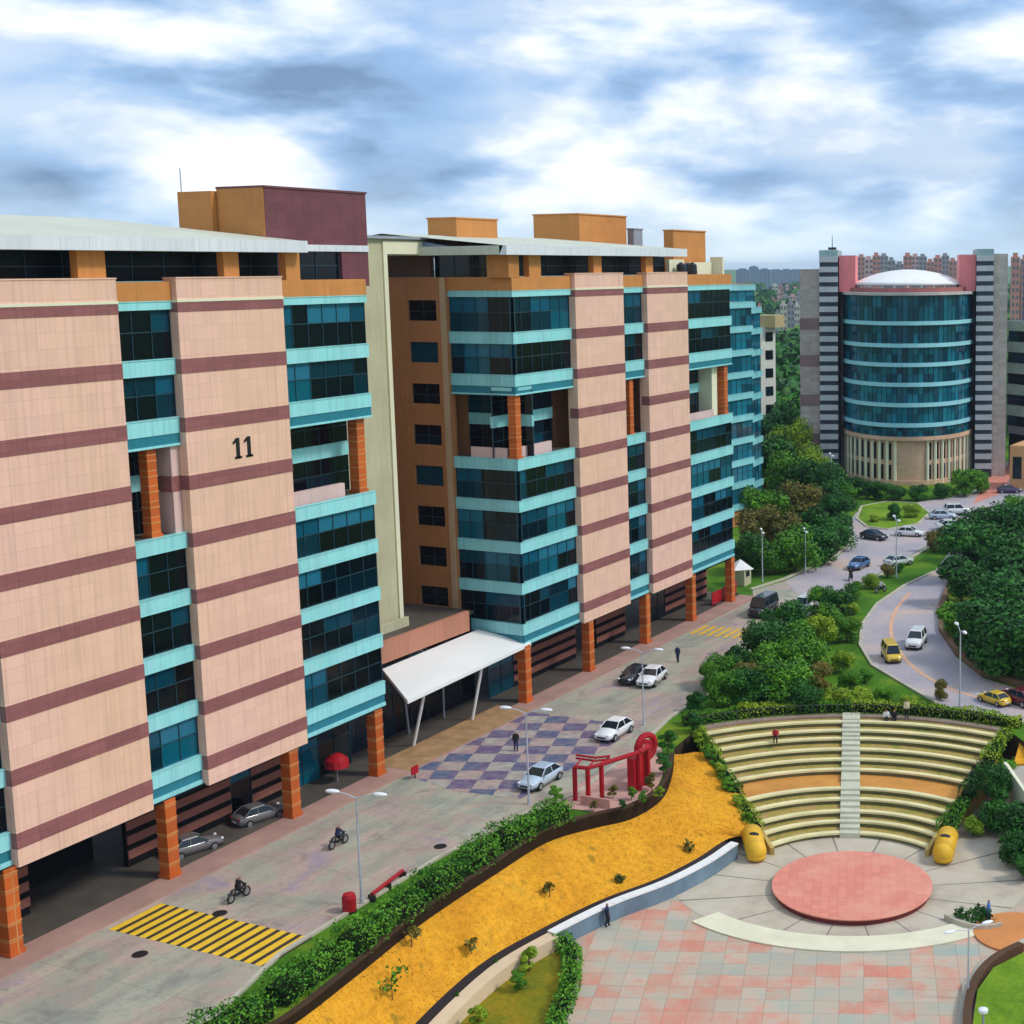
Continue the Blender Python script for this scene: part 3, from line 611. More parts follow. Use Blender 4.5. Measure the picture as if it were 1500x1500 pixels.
# maroon stair tower and orange plant room on the roof
mb = MB(); mb.box(-79.3, -75.0, 78.95, 89.6, 41.3, 45.45); mb.box(-79.3, -75.0, 86.6, 89.6, 38.4, 41.29); mb.box(-79.3, -75.35, 80.3, 86.59, 38.4, 41.29)
mb.box(-79.4, -74.92, 78.85, 89.7, 45.45, 45.6)
fixn(mb.build('stair_tower', MARTOW, b1))
fixn(MB().box(-79.34, -75.04, 78.86, 78.94, 41.7, 45.44).build('side_cladding', ORANGEY, b1))
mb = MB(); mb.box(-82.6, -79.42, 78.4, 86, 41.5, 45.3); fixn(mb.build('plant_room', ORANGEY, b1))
window(b1, ((-75.3, 0), (0, 1), (1, 0)), 81.6, 86.5, 38.95, 41.0, 0, 2.4, GLASSD, .5)
fixn(MB().box(-75.34, -74.9, 80.35, 89.6, 41.02, 41.5).build('light_band', WHITEF, b1))
fixn(MB().tube((-82.4, 78.6, 45.3), (-82.4, 78.6, 47), .04).build('mast', GREYM, b1))

b2 = thing('office_building', 'second pink and maroon striped office block, behind the white entrance canopy', 'office building', (-84, 128, 0), group='striped office blocks along the street')
mb = MB(); mb.box(-96, -76.8, 109.4, 150.8, 5.46, 38.4); fixn(mb.build('wall', BROWNW, b2))
fixn(MB().box(-95, -82.05, 106.3, 106.9, 38.96, 41.6).build('rear_wall', flat('recess_shade_brown', (.10, .05, .03), .8), b2))  # shade of the recess under the beam put into the wall colour
panel(b2, 116.0, 125.0); panel(b2, 129.8, 138.8)
glassbay(b2, 106.36, 115.98); glassbay(b2, 125.02, 129.78); glassbay(b2, 138.82, 150.6)
FS = ((0, 105.9), (1, 0), (0, -1))
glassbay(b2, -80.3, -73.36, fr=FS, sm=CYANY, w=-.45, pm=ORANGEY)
column(b2, -73.95, 106.95, ZB(4)+.5, ZB(2)-1.3, .55); column(b2, -74.0, 127.4, ZB(4)+.5, ZB(2)-1.3, .5); column(b2, -74.0, 149.3, ZB(4)+.5, ZB(2)-1.3, .6)
mb = MB(); mb.box(-74.3, -74.05, 107.6, 113, ZB(4)+.5, ZB(4)+1.5)
for k in range(8):
    a = PI/2+PI/2*k/8; b_ = PI/2+PI/2*(k+1)/8
mb.box(-78.5, -74.6, 106.5, 106.75, ZB(4)+.5, ZB(4)+1.5); fixn(mb.build('balcony_wall', PALEP, b2))
fixn(MB().box(-74.3, -74.05, 138.9, 147, ZB(4)+.5, ZB(4)+1.3).build('balcony_wall', PALEP, b2))
fixn(MB().box(-76.9, -74.2, 146.9, 148.2, ZB(4)+.5, ZB(2)-1.31).build('loggia_wall', CREAML, b2))
# brown side wall with one window per floor
mb = MB()
x0, x1, wa, wb = -90, -80.32, -84.6, -81.4
mb.box(x0, wa, 106.1, 107, 8.0, 38.95); mb.box(wb, x1, 106.1, 107, 8.0, 38.95)
zz = 8.0
for i in range(7, -1, -1):
    zc = 35.96-3.8*i; mb.box(wa, wb, 106.1, 107, zz, zc-.93); zz = zc+.93
mb.box(wa, wb, 106.1, 107, zz, 38.95); fixn(mb.build('side_wall', BROWNW, b2))
fixn(MB().box(-80.9, -80.32, 105.98, 106.1, 8, 38.95).build('pilaster', worn('tan_strip', (.5, .34, .2), .7, .1), b2))
for i in range(8): window(b2, FS, wa, wb, 35.96-3.8*i-.92, 35.96-3.8*i+.92, -.5, 1.6, GLASSD, .45)
for y in (106.6, 117.6, 129.0, 139.5, 149.6): column(b2, -73.55, y, .15, 5.46, .6)
backwall(b2, [(106, 110, 'g'), (110.01, 117, 'w'), (117.01, 121, 'w'), (121.01, 125, 'o'), (125.01, 131, 'w'), (131.01, 135, 'o'), (135.01, 140, 'g'), (140.01, 150.6, 'w')])
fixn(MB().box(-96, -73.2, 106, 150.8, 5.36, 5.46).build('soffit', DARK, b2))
penthouse(b2, 107.3, 138.2, [(yc(782), 1.9), (yc(874), 1.5), (yc(950), 1.5)], ORANGE, roofy=(104.6, 138.2), ridge=42.9)
fixn(MB().box(-75.6, -73.3, 105.9, 107.5, 38.9, 40.88).build('corner_pier', ORANGEY, b2))
window(b2, ((0, 107.0), (1, 0), (0, -1)), -82, -75.7, 38.95, 40.9, 0, 2.1, GLASSD, .5)
mb = MB(); mb.hexa([(-83, 105.2, 41.0), (-75.2, 104.7, 41.0), (-75.2, 107.2, 41.0), (-83, 107.2, 41.0), (-83, 105.2, 42.3), (-75.2, 104.7, 41.1), (-75.2, 107.2, 41.1), (-83, 107.2, 42.3)]); fixn(mb.build('sloping_skylight', BLUEG, b2))
def roofbox(root, x0, x1, y0, y1, z1, m1, m2, z0=41.5):
    mb = MB(); mb.box(x0, x1, y0, y1, z0, z1, 0); mb.box(x0-.1, x1+.1, y0-.1, y1+.1, z1, z1+.14, 1); return fixn(mb.build('plant_room', [m1, m2], root))
def rb2(X, pxs, pxm, pxe, ypx, m1, m2):
    y0 = gx(pxm, ypx, X).y; y1 = gx(pxe, ypx, X).y; xa = gy(pxs, ypx, y0).x; roofbox(b2, xa, X, y0, y1, gx(pxm, ypx, X).z, m1, m2)
rb2(-84, 626, 668, 728, 320, ORANGE, ORANGE); rb2(-84, 781, 848, 917, 314, ORANGE, ORANGE); rb2(-84, 919, 928, 941, 336, GREYM, GREYM)
y0 = gx(986, 338, -76.3).y; y1 = gx(1033, 338, -76.3).y; roofbox(b2, gy(972, 338, y0).x, -76.3, y0, y1, gx(986, 338, -76.3).z, ORANGE, ORANGE, 38.4)
mb = MB(); mb.box(-75.6, -75.2, 139, 142.5, 38.4, 40.6); mb.box(-75.6, -75.2, 143.8, 149.5, 38.4, 40.3); mb.box(-75.5, -73.9, 149.5, 149.9, 38.4, 40.9)
fixn(mb.build('roof_screen', CREAML, b2)); window(b2, ((-75.1, 0), (0, 1), (1, 0)), 142.6, 143.7, 38.9, 40.2, 0, .6, GLASSD)
for y in (140.2, 142.9): MB().lathe((-74.4, y, 38.6), [(.5, 0), (.55, .5), (.5, 1.4), (.1, 1.7)], 14).build('water_tank', BLACK, b2)

# portal link building between the two
lk = thing('link_building', 'cream portal frame link rising between the two striped office blocks', 'link building', (-85, 98, 0))
mb = MB(); mb.box(-83.2, -82, 90, 100.2, 8.6, 42.3); mb.box(-83.2, -82, 100.2, 105.8, 41.05, 42.3); fixn(mb.build('portal_frame', CREAM, lk))
mb = MB(); mb.box(-83.1, -81.85, 99.75, 100.25, 8.6, 41.0); mb.box(-83.1, -81.85, 99.75, 105.7, 41.0, 42.1); fixn(mb.build('lit_edge', CREAML, lk))  # paler strip, the lit edge of the portal put into colour
fixn(MB().box(-90, -81.6, 88, 105.8, 42.3, 42.55).build('roof_slab', GREYM, lk))
mb = MB(); mb.box(-96, -78.4, 87.4, 105.8, 8.2, 8.5); fixn(mb.build('podium_roof', FLOORD, lk))
fixn(MB().box(-78.4, -78.0, 88.5, 104.6, 6.9, 8.75).build('terracotta_wall', tiled('terracotta', (.52, .22, .14), (.35, .15, .1), 2.4, 3, 'X', .7, .08), lk))
fixn(MB().box(-80.6, -80.3, 88.5, 99, 8.5, 9.3).build('podium_parapet', CREAM, lk))
mb = MB(); mb.box(-96, -95, 87.3, 106, .15, 38); fixn(mb.build('rear_wall', BROWNW, lk))
cf0, cf1 = gx(597, 1026, -72.6), gx(778, 941, -73.2); cb1, cb0 = gx(700, 922, -78.0), gx(560, 980, -78.0)
cn = thing('entrance_canopy', 'large white entrance canopy on slanted posts between the striped blocks', 'canopy', (-75, 98, 0))
mb = MB(); mb.hexa([cf0-Vector((0, 0, .3)), cf1-Vector((0, 0, .3)), cb1-Vector((0, 0, .3)), cb0-Vector((0, 0, .3)), cf0, cf1, cb1, cb0]); fixn(mb.build('canopy_roof', WHITE, cn))
for (a, b_), tx in ((((625, 1026), (606, 1092)), 0), (((708, 986), (692, 1054)), 0)):
    f_ = gz(*b_, .15); t = gx(a[0], a[1]+10, -73.6); MB().tube(f_, (t.x, t.y, 5.3+.2), .13, .13, 10).build('slanted_post', WHITE, cn)
for (a, b_) in (((592, 1040), (600, 1088)), ((650, 1018), (651, 1060))):
    f_ = gx(b_[0], b_[1], -77.6); t = gx(a[0], a[1]+4, -76.6); MB().tube((f_.x, f_.y, .15), (t.x, t.y, 5.6), .09, .09, 8).build('rear_post', GREYM, cn)
en = thing('entrance_lobby', 'dark glazed entrance lobby under the white canopy', 'lobby', (-79, 96, 0))
window(en, ((-78.6, 0), (0, 1), (1, 0)), 87.4, 105.8, .16, 6.6, 0, 2.3, GLASSD, .55)
fixn(MB().box(-90, -78.7, 87.4, 105.8, .15, 8.1).build('wall', DARK, en))

# third block behind, stepped glass
b3 = thing('office_building', 'teal stepped glass office block seen past the far end of the second striped block', 'office building', (-108, 222, 0))
d0 = 215.
FB = ((-103, 0), (0, 1), (1, 0))
def at_d(x, y, d): return CAMP+ray(x, y)*d
pA = at_d(1066, 600, 215); pB = at_d(1104, 600, 222); pC = at_d(1117, 600, 232)
def blk(root, pl, pr_, depth, bands, zt, zb_, m=CYANY, g=TGLASS):
    U = Vector((pr_.x-pl.x, pr_.y-pl.y, 0)); L = U.length; U.normalize(); W = Vector((U.y, -U.x, 0)); fr = ((pl.x, pl.y), (U.x, U.y), (W.x, W.y))
    fixn(MB().ob(fr, 0, L, -depth, -.4, zb_, zt).build('wall', BROWNW, root))
    for k in range(len(bands)-1): window(root, fr, .0, L, bands[k+1]+.45, bands[k]-.45, -.3, 1.6, g)
    for z in bands: spandrel(root, fr, -.1, L+.1, z, .02, .9, m)
hh = lambda y, d: at_d(1090, y, d).z
blk(b3, pA, pB, 14, [hh(y, 216) for y in (447, 483, 518, 551, 583, 616, 650, 683, 716, 749)], hh(447, 216)+.4, 0)
blk(b3, at_d(1060, 600, 228), at_d(1108, 600, 233), 12, [hh(y, 230) for y in (421, 447)], hh(420, 230)+.5, hh(450, 230))
blk(b3, at_d(1095, 600, 224), pC, 8, [hh(y, 226) for y in (455, 486, 518, 551, 583, 616, 650, 683, 716, 748)], hh(455, 226), 0)
wb_ = thing('white_building', 'small white building with square windows beyond the teal glass block', 'building', at_d(1118, 580, 300).xyz*1)
wb_.location.z = 0
def plainblock(root, pl, pr_, depth, zt, wall, win, rows, cols, z0=0, wz=.5, inset=.12, roofm=None):
    U = Vector((pr_.x-pl.x, pr_.y-pl.y, 0)); L = U.length; U.normalize(); W = Vector((U.y, -U.x, 0)); fr = ((pl.x, pl.y), (U.x, U.y), (W.x, W.y))
    fixn(MB().ob(fr, 0, L, -depth, 0, 0, zt).build('wall', wall, root))
    if roofm: fixn(MB().ob(fr, L*.2, L*.75, -depth*.7, -depth*.2, zt, zt+2.2).build('roof', roofm, root))
    h = (zt-z0)/rows; w = L/cols; mb = MB()
    for i in range(rows):
        for j in range(cols):
            mb.ob(fr, w*(j+.22), w*(j+.78), -.3, inset, z0+h*(i+.25), z0+h*(i+.25+wz))
            if rows*cols <= 24: fixn(mb.build('window', win, root)); mb = MB()
    if mb.v: fixn(mb.build('window', win, root))
    return fr, L
plainblock(wb_, at_d(1098, 520, 300), at_d(1136, 520, 305), 12, at_d(1115, 480, 302).z, worn('white_wall', (.75, .75, .68), .7, .1), GLASSD, 7, 2)
fixn(MB().box(*[v for v in ()] or (at_d(1104, 470, 303).x, at_d(1104, 470, 303).x+5, at_d(1104, 470, 303).y, at_d(1104, 470, 303).y+5), at_d(1115, 480, 302).z, at_d(1115, 462, 302).z).build('roof_room', worn('tan_room', (.5, .4, .2)), wb_))

# ------------------------------------------------------------------ cylindrical tower
TD = Vector((-.324, .946, 0)).normalized(); TT = Vector((TD.y, -TD.x, 0)); ER = 1.55; TC = Vector((-83.5, 243.7, 0))+TD*12.9*ER
tw = thing('round_tower', 'round glass office tower with striped wings and a white lens shaped roof', 'office tower', TC)
def tl(l, d, z): p = TC+TT*l+TD*d; return Vector((p.x, p.y, z))
def cyl(mb, r, z0, z1, t0=-88, t1=88, n=44, mi=0, th=.3):
    for k in range(n):
        a, b_ = R(t0+(t1-t0)*k/n), R(t0+(t1-t0)*(k+1)/n)
        P = lambda t, rr, z: tl(rr*math.sin(t), -ER*rr*math.cos(t), z)
        mb.hexa([P(a, r, z0), P(b_, r, z0), P(b_, r-th, z0), P(a, r-th, z0), P(a, r, z1), P(b_, r, z1), P(b_, r-th, z1), P(a, r-th, z1)], mi)
    return mb
bz = [29.6, 25.6, 22.1, 18.5, 14.8, 11.1]
tops = [34.6]+[b_-.35 for b_ in bz]; bots = [b_+.35 for b_ in bz]+[9.0]
for t_, b_ in zip(tops, bots):
    mb = MB(); n = 40
    for k in range(n):
        a, c_ = R(-88+176*k/n+.25), R(-88+176*(k+1)/n-.25)
        P = lambda t, rr, z: tl(rr*math.sin(t), -ER*rr*math.cos(t), z)
        for z0, z1 in ((b_, b_+(t_-b_)*.55-.03), (b_+(t_-b_)*.55+.03, t_)):
            mb.hexa([P(a, 12.6, z0), P(c_, 12.6, z0), P(c_, 12.4, z0), P(a, 12.4, z0), P(a, 12.6, z1), P(c_, 12.6, z1), P(c_, 12.4, z1), P(a, 12.4, z1)])
    o = fixn(mb.build('window', TGLASS, tw)); f_ = MB(); cyl(f_, 12.55, b_+(t_-b_)*.55-.06, b_+(t_-b_)*.55+.06, th=.2); cyl(f_, 12.42, b_, t_, th=.15); fixn(f_.build('frame', FRAME, o))
TSP = worn('tower_spandrel', (.34, .70, .78), .3, .08, .5)
for b_ in bz: mb = MB(); cyl(mb, 12.95, b_-.35, b_+.35, -76, 76, th=.6); fixn(mb.build('spandrel', TSP, tw))
mb = MB(); cyl(mb, 12.2, 0, 9.0, th=.6); cyl(mb, 12.9, 8.3, 9.0, th=.9); cyl(mb, 12.5, 0, .8, th=.6)
for k in range(23):
    t = R(-77+7*k); 
    if abs(k-11) < 2 or k in (): continue
    for dt in (-1.4,):
        pass
    p = tl(12.3*math.sin(t+R(3.5)), -ER*12.3*math.cos(t+R(3.5)), 0); mb.tube(p, p+Vector((0, 0, 8.3)), .3, n=8, mi=1)
fixn(mb.build('stone_base', [PEACH, CREAML], tw))
for k in range(22):
    if k in (9, 10, 11, 12) or k % 2 == 0 and 3 < k < 18 and False: continue
    for z0, z1 in ((1.0, 3.7), (4.6, 7.7)):
        mb = MB(); t = -75+7*k+1.6-1.5; cyl(mb, 12.26, z0, z1, t-.2, t+4.9, 3, th=.2); fixn(mb.build('base_window', GLASSD, tw))
mb = MB(); mb.hexa([tl(-13, 0, 0), tl(13, 0, 0), tl(13, 14, 0), tl(-13, 14, 0), tl(-13, 0, 34.9), tl(13, 0, 34.9), tl(13, 14, 34.9), tl(-13, 14, 34.9)]); fixn(mb.build('rear_block', GREYST, tw))
mb = MB(); cyl(mb, 13.1, 34.6, 35.1, -90, 90, th=13); fixn(mb.build('roof_slab', worn('roof_edge', (.55, .5, .48)), tw))
mb = MB(); cyl(mb, 11.6, 35.1, 35.9, -80, 80, th=.3); fixn(mb.build('roof_parapet', worn('roof_pink', (.4, .14, .13)), tw))
mb = MB()
for k in range(11):
    t = R(-75+15*k); p = tl(9.6*math.sin(t), -ER*9*math.cos(t), 35.1); mb.tube(p, p+Vector((0, 0, 1.6)), .15, n=8)
mb.build('roof_post', WHITE, tw)
# lens roof
mb = MB(); n = 48; prof = [(1, .0), (.9, .55), (.75, 1.25), (.55, 1.95), (.3, 2.45), (.1, 2.65), (.02, 2.66)]
prof = [(.0, -.3), (.6, -.25), (.95, -.12)]+prof
k0 = len(mb.v)
for r_, z_ in prof:
    for i in range(n): t = 2*PI*i/n; mb.v.append(tuple(tl(10.9*r_*math.cos(t), -1+13.5*r_*math.sin(t), 36.4+z_*1.05)))
for q in range(len(prof)-1):
    for i in range(n): j = (i+1) % n; mb.f.append((k0+q*n+i, k0+q*n+j, k0+(q+1)*n+j, k0+(q+1)*n+i)); mb.m.append(0)
fixn(mb.build('lens_roof', WHITE, tw, smooth=True))
def tb(name, l0, l1, d0_, d1_, z0, z1, m): mb = MB(); mb.hexa([tl(l0, d0_, z0), tl(l1, d0_, z0), tl(l1, d1_, z0), tl(l0, d1_, z0), tl(l0, d0_, z1), tl(l1, d0_, z1), tl(l1, d1_, z1), tl(l0, d1_, z1)]); return fixn(mb.build(name, m, tw))
tb('salmon_fin', -13.0, -9.9, -6.5, 6, 35.1, 41.9, SALMON); tb('salmon_fin', 9.6, 12.7, -6.5, 6, 35.1, 41.9, SALMON)
LOUV = worn('louvre_white', (.56, .57, .61), .5, .08)
for l0, l1 in ((-16.6, -13.2), (12.8, 15.9)):
    tb('stair_wing', l0, l1, -8, 8, 0, 41.6, worn('wing_dark', (.045, .06, .085), .3) if 'wing_dark' not in bpy.data.materials else bpy.data.materials['wing_dark'])
    tb('wing_cap', l0-.05, l1+.05, -8.3, 8, 41.6, 42.9, worn('wing_cap', (.35, .5, .5), .5) if 'wing_cap' not in bpy.data.materials else bpy.data.materials['wing_cap'])
    z = 1.6
    while z < 41: tb('louvre', l0-.05, l1+.05, -8.5, -7.9, z, z+1.02, LOUV); z += 1.86
tb('outer_wing', -20.4, -16.65, -7.5, 14, 0, 39.4, GREYST); tb('outer_wing', 15.95, 18.6, -7.5, 14, 0, 42.0, GREYST)
for z in (6, 13.5, 21, 28): tb('stone_band', -20.46, -16.64, -7.56, 14, z, z+2.2, worn('mauve_band', (.26, .17, .17)) if 'mauve_band' not in bpy.data.materials else bpy.data.materials['mauve_band'])
p = tl(-14.6, 0, 42.9); MB().tube(p, p+Vector((0, 0, 3)), .1, .04).tube(p+TT*-.8+Vector((0, 0, .4)), p+TT*.8+Vector((0, 0, .4)), .25, .25).build('antenna', BLACK, tw)

# right hand buildings
gb = thing('banded_building', 'green and white banded office building at the right edge behind the tower', 'building', at_d(1510, 600, 285)); gb.location.z = 0
pl, pr_ = at_d(1474, 600, 285), at_d(1560, 600, 270)
U = (pr_-pl); U.z = 0; L = U.length; U.normalize(); W = Vector((U.y, -U.x, 0)); fr = ((pl.x, pl.y), (U.x, U.y), (W.x, W.y)); ht = at_d(1490, 470, 280).z
fixn(MB().ob(fr, 0, L, -14, -.5, 6.5, ht).build('wall', GREYM, gb))
for i in range(5):
    z = ht-i*4.2; fixn(MB().ob(fr, -.1, L+.1, -.7, .1, z-2.0, z).build('floor_band', worn('mint_band', (.55, .72, .62)) if 'mint_band' not in bpy.data.materials else bpy.data.materials['mint_band'], gb)); window(gb, fr, 0, L, z-4.1, z-2.0, -.4, 3, GLASSD)
fixn(MB().ob(fr, 1, L, -10, -3, ht, at_d(1490, 385, 280).z).build('roof_block', BLUEG, gb)); fixn(MB().ob(fr, .2, L, -12, -.6, .0, 6.49).build('undercroft', DARK, gb))
pb = thing('low_peach_building', 'low peach building beside the salmon forecourt at the right edge', 'building', at_d(1500, 680, 250)); pb.location.z = 0
plainblock(pb, at_d(1479, 680, 255), at_d(1570, 680, 250), 8, at_d(1490, 652, 255).z, worn('peach_wall', (.68, .36, .16), .8), GLASSD, 1, 4)

# ------------------------------------------------------------------ vegetation
def crown(seed, rad, h, n, leaf, lobes=11, z0=.3, flatn=1.):
    rnd = random.Random(seed); mb = MB(); L_b = []
    for k in range(lobes):
        a = rnd.uniform(0, 2*PI); rr = rad*math.sqrt(rnd.random())*.68; zz = h*(z0+.16+(1-z0-.3)*rnd.random()); t = 1-abs((zz/h-z0)/(1-z0)-.45)*.9
        L_b.append((rr*math.cos(a)*t, rr*math.sin(a)*t, zz, rad*rnd.uniform(.28, .5)))
    for k in range(n):
        c_ = rnd.choice(L_b); u = rnd.uniform(-1, 1); a = rnd.uniform(0, 2*PI); s_ = math.sqrt(1-u*u); q = c_[3]*rnd.uniform(.62, 1.1)
        d = Vector((s_*math.cos(a), s_*math.sin(a), u)); p = Vector(c_[:3])+Vector((d.x*q, d.y*q, d.z*q*.85))
        nn = (d+Vector((rnd.gauss(0, .55), rnd.gauss(0, .55), rnd.gauss(0.25, .5)))).normalized(); x = nn.orthogonal().normalized(); y = nn.cross(x); r_ = rnd.uniform(0, PI)
        x, y = x*math.cos(r_)+y*math.sin(r_), y*math.cos(r_)-x*math.sin(r_); l = leaf*rnd.uniform(.6, 1.3)
        mb.poly([p-x*l*.5, p+y*l*.32, p+x*l*.6, p-y*l*.32])
    return mb, L_b
def trunkmesh(seed, rad, h, L_b):
    rnd = random.Random(seed); mb = MB(); zt = h*.42; tr = max(.06, rad*.06)
    mb.tube((0, 0, -.1), (.05, .03, zt), tr, tr*.65, 8)
    for c_ in L_b[:7]: mb.tube((.04, .02, zt*rnd.uniform(.75, 1)), (c_[0]*.8, c_[1]*.8, c_[2]), tr*.45, tr*.15, 6)
    return mb
VAR = {}
def variant(kind, v):
    if (kind, v) in VAR: return VAR[(kind, v)]
    if ('geo', v) not in VAR:
        spec = [(3.6, 8, 5200, .42, 15), (3.2, 8, 4600, .42, 12), (4.2, 8, 5600, .45, 17), (2.4, 8, 3600, .36, 10)][v]
        cm, L_b = crown(11+v, spec[0], spec[1], spec[2], spec[3], spec[4], .16 if v != 3 else .1); tm = trunkmesh(5+v, spec[0], spec[1], L_b)
        VAR[('geo', v)] = (cm, tm.mesh('trunk', TRUNK))
    cm, tm = VAR[('geo', v)]; VAR[(kind, v)] = (cm.mesh('crown', LEAF[kind]), tm); return VAR[(kind, v)]
def tree(P, h, kind, label, v=None, wide=1.0, name='tree', group=None, cat_='tree'):
    v = random.randrange(3) if v is None else v; cm, tm = variant(kind, v)
    r_ = thing(name, label, cat_, (P[0], P[1], P[2] if len(P) > 2 else 0), random.uniform(0, 6.28), group); s_ = h/8.3; r_.scale = (s_*wide, s_*wide, s_)
    for nm, me in (('crown', cm), ('trunk', tm)): o = bpy.data.objects.new(nm, me); COL.objects.link(o); o.parent = r_
    return r_
LAB = {'dark': 'dark green', 'mid': 'mid green', 'light': 'bright yellow green', 'olive': 'brownish olive'}
def wood(lst, where, group, z=0, sink=.13):
    for t in lst:
        x, y, h, k = t[:4]; wd = t[4] if len(t) > 4 else 1.; lab = t[5] if len(t) > 5 else None
        p = gz(x, y, z); p.z = z-.05-sink*h
        tree(p, h, k, lab or (LAB[k]+' tree '+where), wide=wd, group=group)
# right-hand grove inside the road bend
wood([(1398, 935, 5.5, 'mid', 1.2, 'round mid green tree at the near tip of the grove inside the road bend'), (1440, 965, 8, 'dark', 1.25), (1482, 990, 8, 'dark', 1.3), (1408, 885, 8, 'dark', 1.2, 'dark green tree standing right beside the inner edge of the curved road'), (1458, 915, 9, 'dark', 1.2), (1500, 945, 9.5, 'dark', 1.2),
      (1422, 850, 9.5, 'dark', 1.25), (1470, 865, 10, 'dark', 1.2), (1512, 895, 10, 'dark', 1.2), (1445, 808, 8, 'dark', 1.2), (1490, 815, 9, 'dark', 1.2), (1520, 1000, 8, 'dark', 1.2), (1525, 840, 10, 'dark'), (1462, 960, 5, 'mid', 1.2, 'mid green low tree at the front of the grove inside the road bend'), (1425, 930, 5, 'light', 1.0, 'yellow green bushy tree on the near side of the grove inside the road bend'),
      (1488, 775, 6.5, 'mid', 1.2), (1440, 778, 5, 'mid', 1.1, 'mid green tree at the far top of the grove, next to the white cars'), (1418, 822, 8, 'dark', 1.1)],
     'in the dense grove inside the road bend', 'trees of the grove inside the road bend')
# thicket between street and curved road
wood([(1040, 1010, 3.3, 'mid', 1., 'small round green tree alone at the street edge left of the thicket'), (1022, 1042, 2.8, 'dark', 1.1, 'dark bush at the left end of the thicket by the kerb'), (1065, 1035, 4.2, 'mid', 1.2), (1100, 1036, 4.5, 'dark', 1.2), (1150, 1030, 5.2, 'mid', 1.2), (1085, 995, 4.6, 'dark', 1.15), (1120, 975, 5.8, 'dark', 1.2), (1172, 985, 5.6, 'mid', 1.2), (1160, 940, 5.4, 'dark', 1.2), (1205, 945, 4, 'light', 1.1, 'yellow green tree on the right side of the thicket'),
      (1225, 905, 4.2, 'dark', 1.2), (1250, 878, 3.2, 'mid', 1.2), (1200, 1015, 3.6, 'olive', 1.2, 'brownish olive tree in the middle of the thicket above the amphitheatre'), (1235, 985, 2.8, 'light', 1.2, 'yellow green bush in the grass right of the thicket'), (1268, 1000, 2, 'mid', 1.3, 'round low bush in the grass above the aisle'), (1095, 1012, 3.5, 'olive', 1.1, 'olive bushy tree behind the top left rows of the amphitheatre'), (1128, 925, 3.6, 'dark', 1.1), (1180, 1040, 3.2, 'dark', 1.2), (1205, 900, 4.2, 'mid', 1.1), (1140, 1000, 5, 'mid', 1.2), (1060, 1000, 3.6, 'mid', 1.2), (1215, 925, 4.6, 'mid', 1.2), (1240, 940, 3.4, 'mid', 1.2), (1225, 1035, 2.2, 'light', 1.5, 'bright yellow green bush behind the top row, left of the aisle'), (1262, 1030, 2.2, 'light', 1.5, 'bright yellow green bush behind the top row, right of the aisle'), (1245, 1012, 2.6, 'mid', 1.3), (1295, 1028, 1.8, 'mid', 1.5), (1330, 1035, 1.4, 'light', 1.5, 'low yellow green bush in the grass tip by the curved road')],
     'in the thicket above the amphitheatre', 'trees of the thicket above the amphitheatre')
# wood behind the second block
wood([(1098, 838, 6.5, 'dark', 1.1), (1130, 842, 6, 'mid', 1.1), (1165, 836, 7, 'mid', 1.2), (1200, 826, 6.5, 'dark', 1.1), (1228, 805, 6, 'dark', 1.1), (1112, 800, 7, 'olive', 1.1, 'brown tinged olive tree on the bank behind the second block'), (1150, 800, 7, 'olive', 1.2, 'tall olive tree in the centre of the bank behind the second block'), (1190, 790, 7, 'dark', 1.2), (1225, 772, 6.5, 'dark', 1.2), (1095, 765, 7, 'mid', 1.2), (1135, 762, 7, 'mid', 1.3), (1175, 758, 7, 'olive', 1.2), (1215, 748, 7, 'dark', 1.2), (1240, 740, 5, 'mid', 1.1)],
     'on the bank between second block and tower', 'trees on the bank behind the second block')
wood([(1120, 715, 12, 'dark', 1.2), (1150, 722, 11, 'mid', 1.1), (1182, 728, 9.5, 'dark', 1.2), (1212, 732, 8, 'dark', 1.1), (1128, 690, 14, 'dark', 1.), (1158, 700, 13, 'light', .8, 'bright green tree lit up among the dark trees left of the tower'), (1190, 712, 9, 'light', 1., 'yellow green tree beside the base of the left tower wing'), (1110, 660, 17, 'dark', .9), (1145, 668, 17, 'dark', .9)],
     'behind the walkway, left of the tower', 'trees behind the walkway left of the tower')
# tower foot planting and roundabout
wood([(1250, 728, 4.5, 'dark', 1.3), (1280, 731, 4, 'dark', 1.4), (1310, 733, 3.4, 'dark', 1.5), (1345, 733, 3.4, 'dark', 1.5), (1380, 731, 4, 'dark', 1.4), (1412, 727, 6, 'mid', 1.2, 'taller mid green tree at the right corner of the tower base'), (1432, 722, 5, 'mid', 1.1)],
     'at the foot of the tower', 'trees at the foot of the tower')
wood([(1310, 762, 3.4, 'dark', 1.1, 'dark little tree in the middle of the roundabout lawn'), (1335, 758, 2.6, 'light', 1.3, 'yellow green bush on the right of the roundabout lawn'), (1280, 765, 1.6, 'light', 1.6, 'low yellow green bush on the left of the roundabout lawn'), (1372, 808, 4, 'olive', 1., 'slim olive tree on the far end of the median'), (1300, 846, 2.6, 'olive', 1.2, 'olive bush on the median next to the blue car'), (1275, 862, 2.4, 'light', 1.2, 'yellow green bush on the near end of the median strip'),
      (1250, 900, 2, 'light', 1.4, 'yellow green bush on the left verge of the curved road'), (1318, 838, 1.8, 'dark', 1.3, 'dark low bush on the median'), (1378, 1025, 2.4, 'olive', .9, 'small sparse tree on the verge of the curved road near the amphitheatre')],
     'near the junction', 'bushes of the junction')
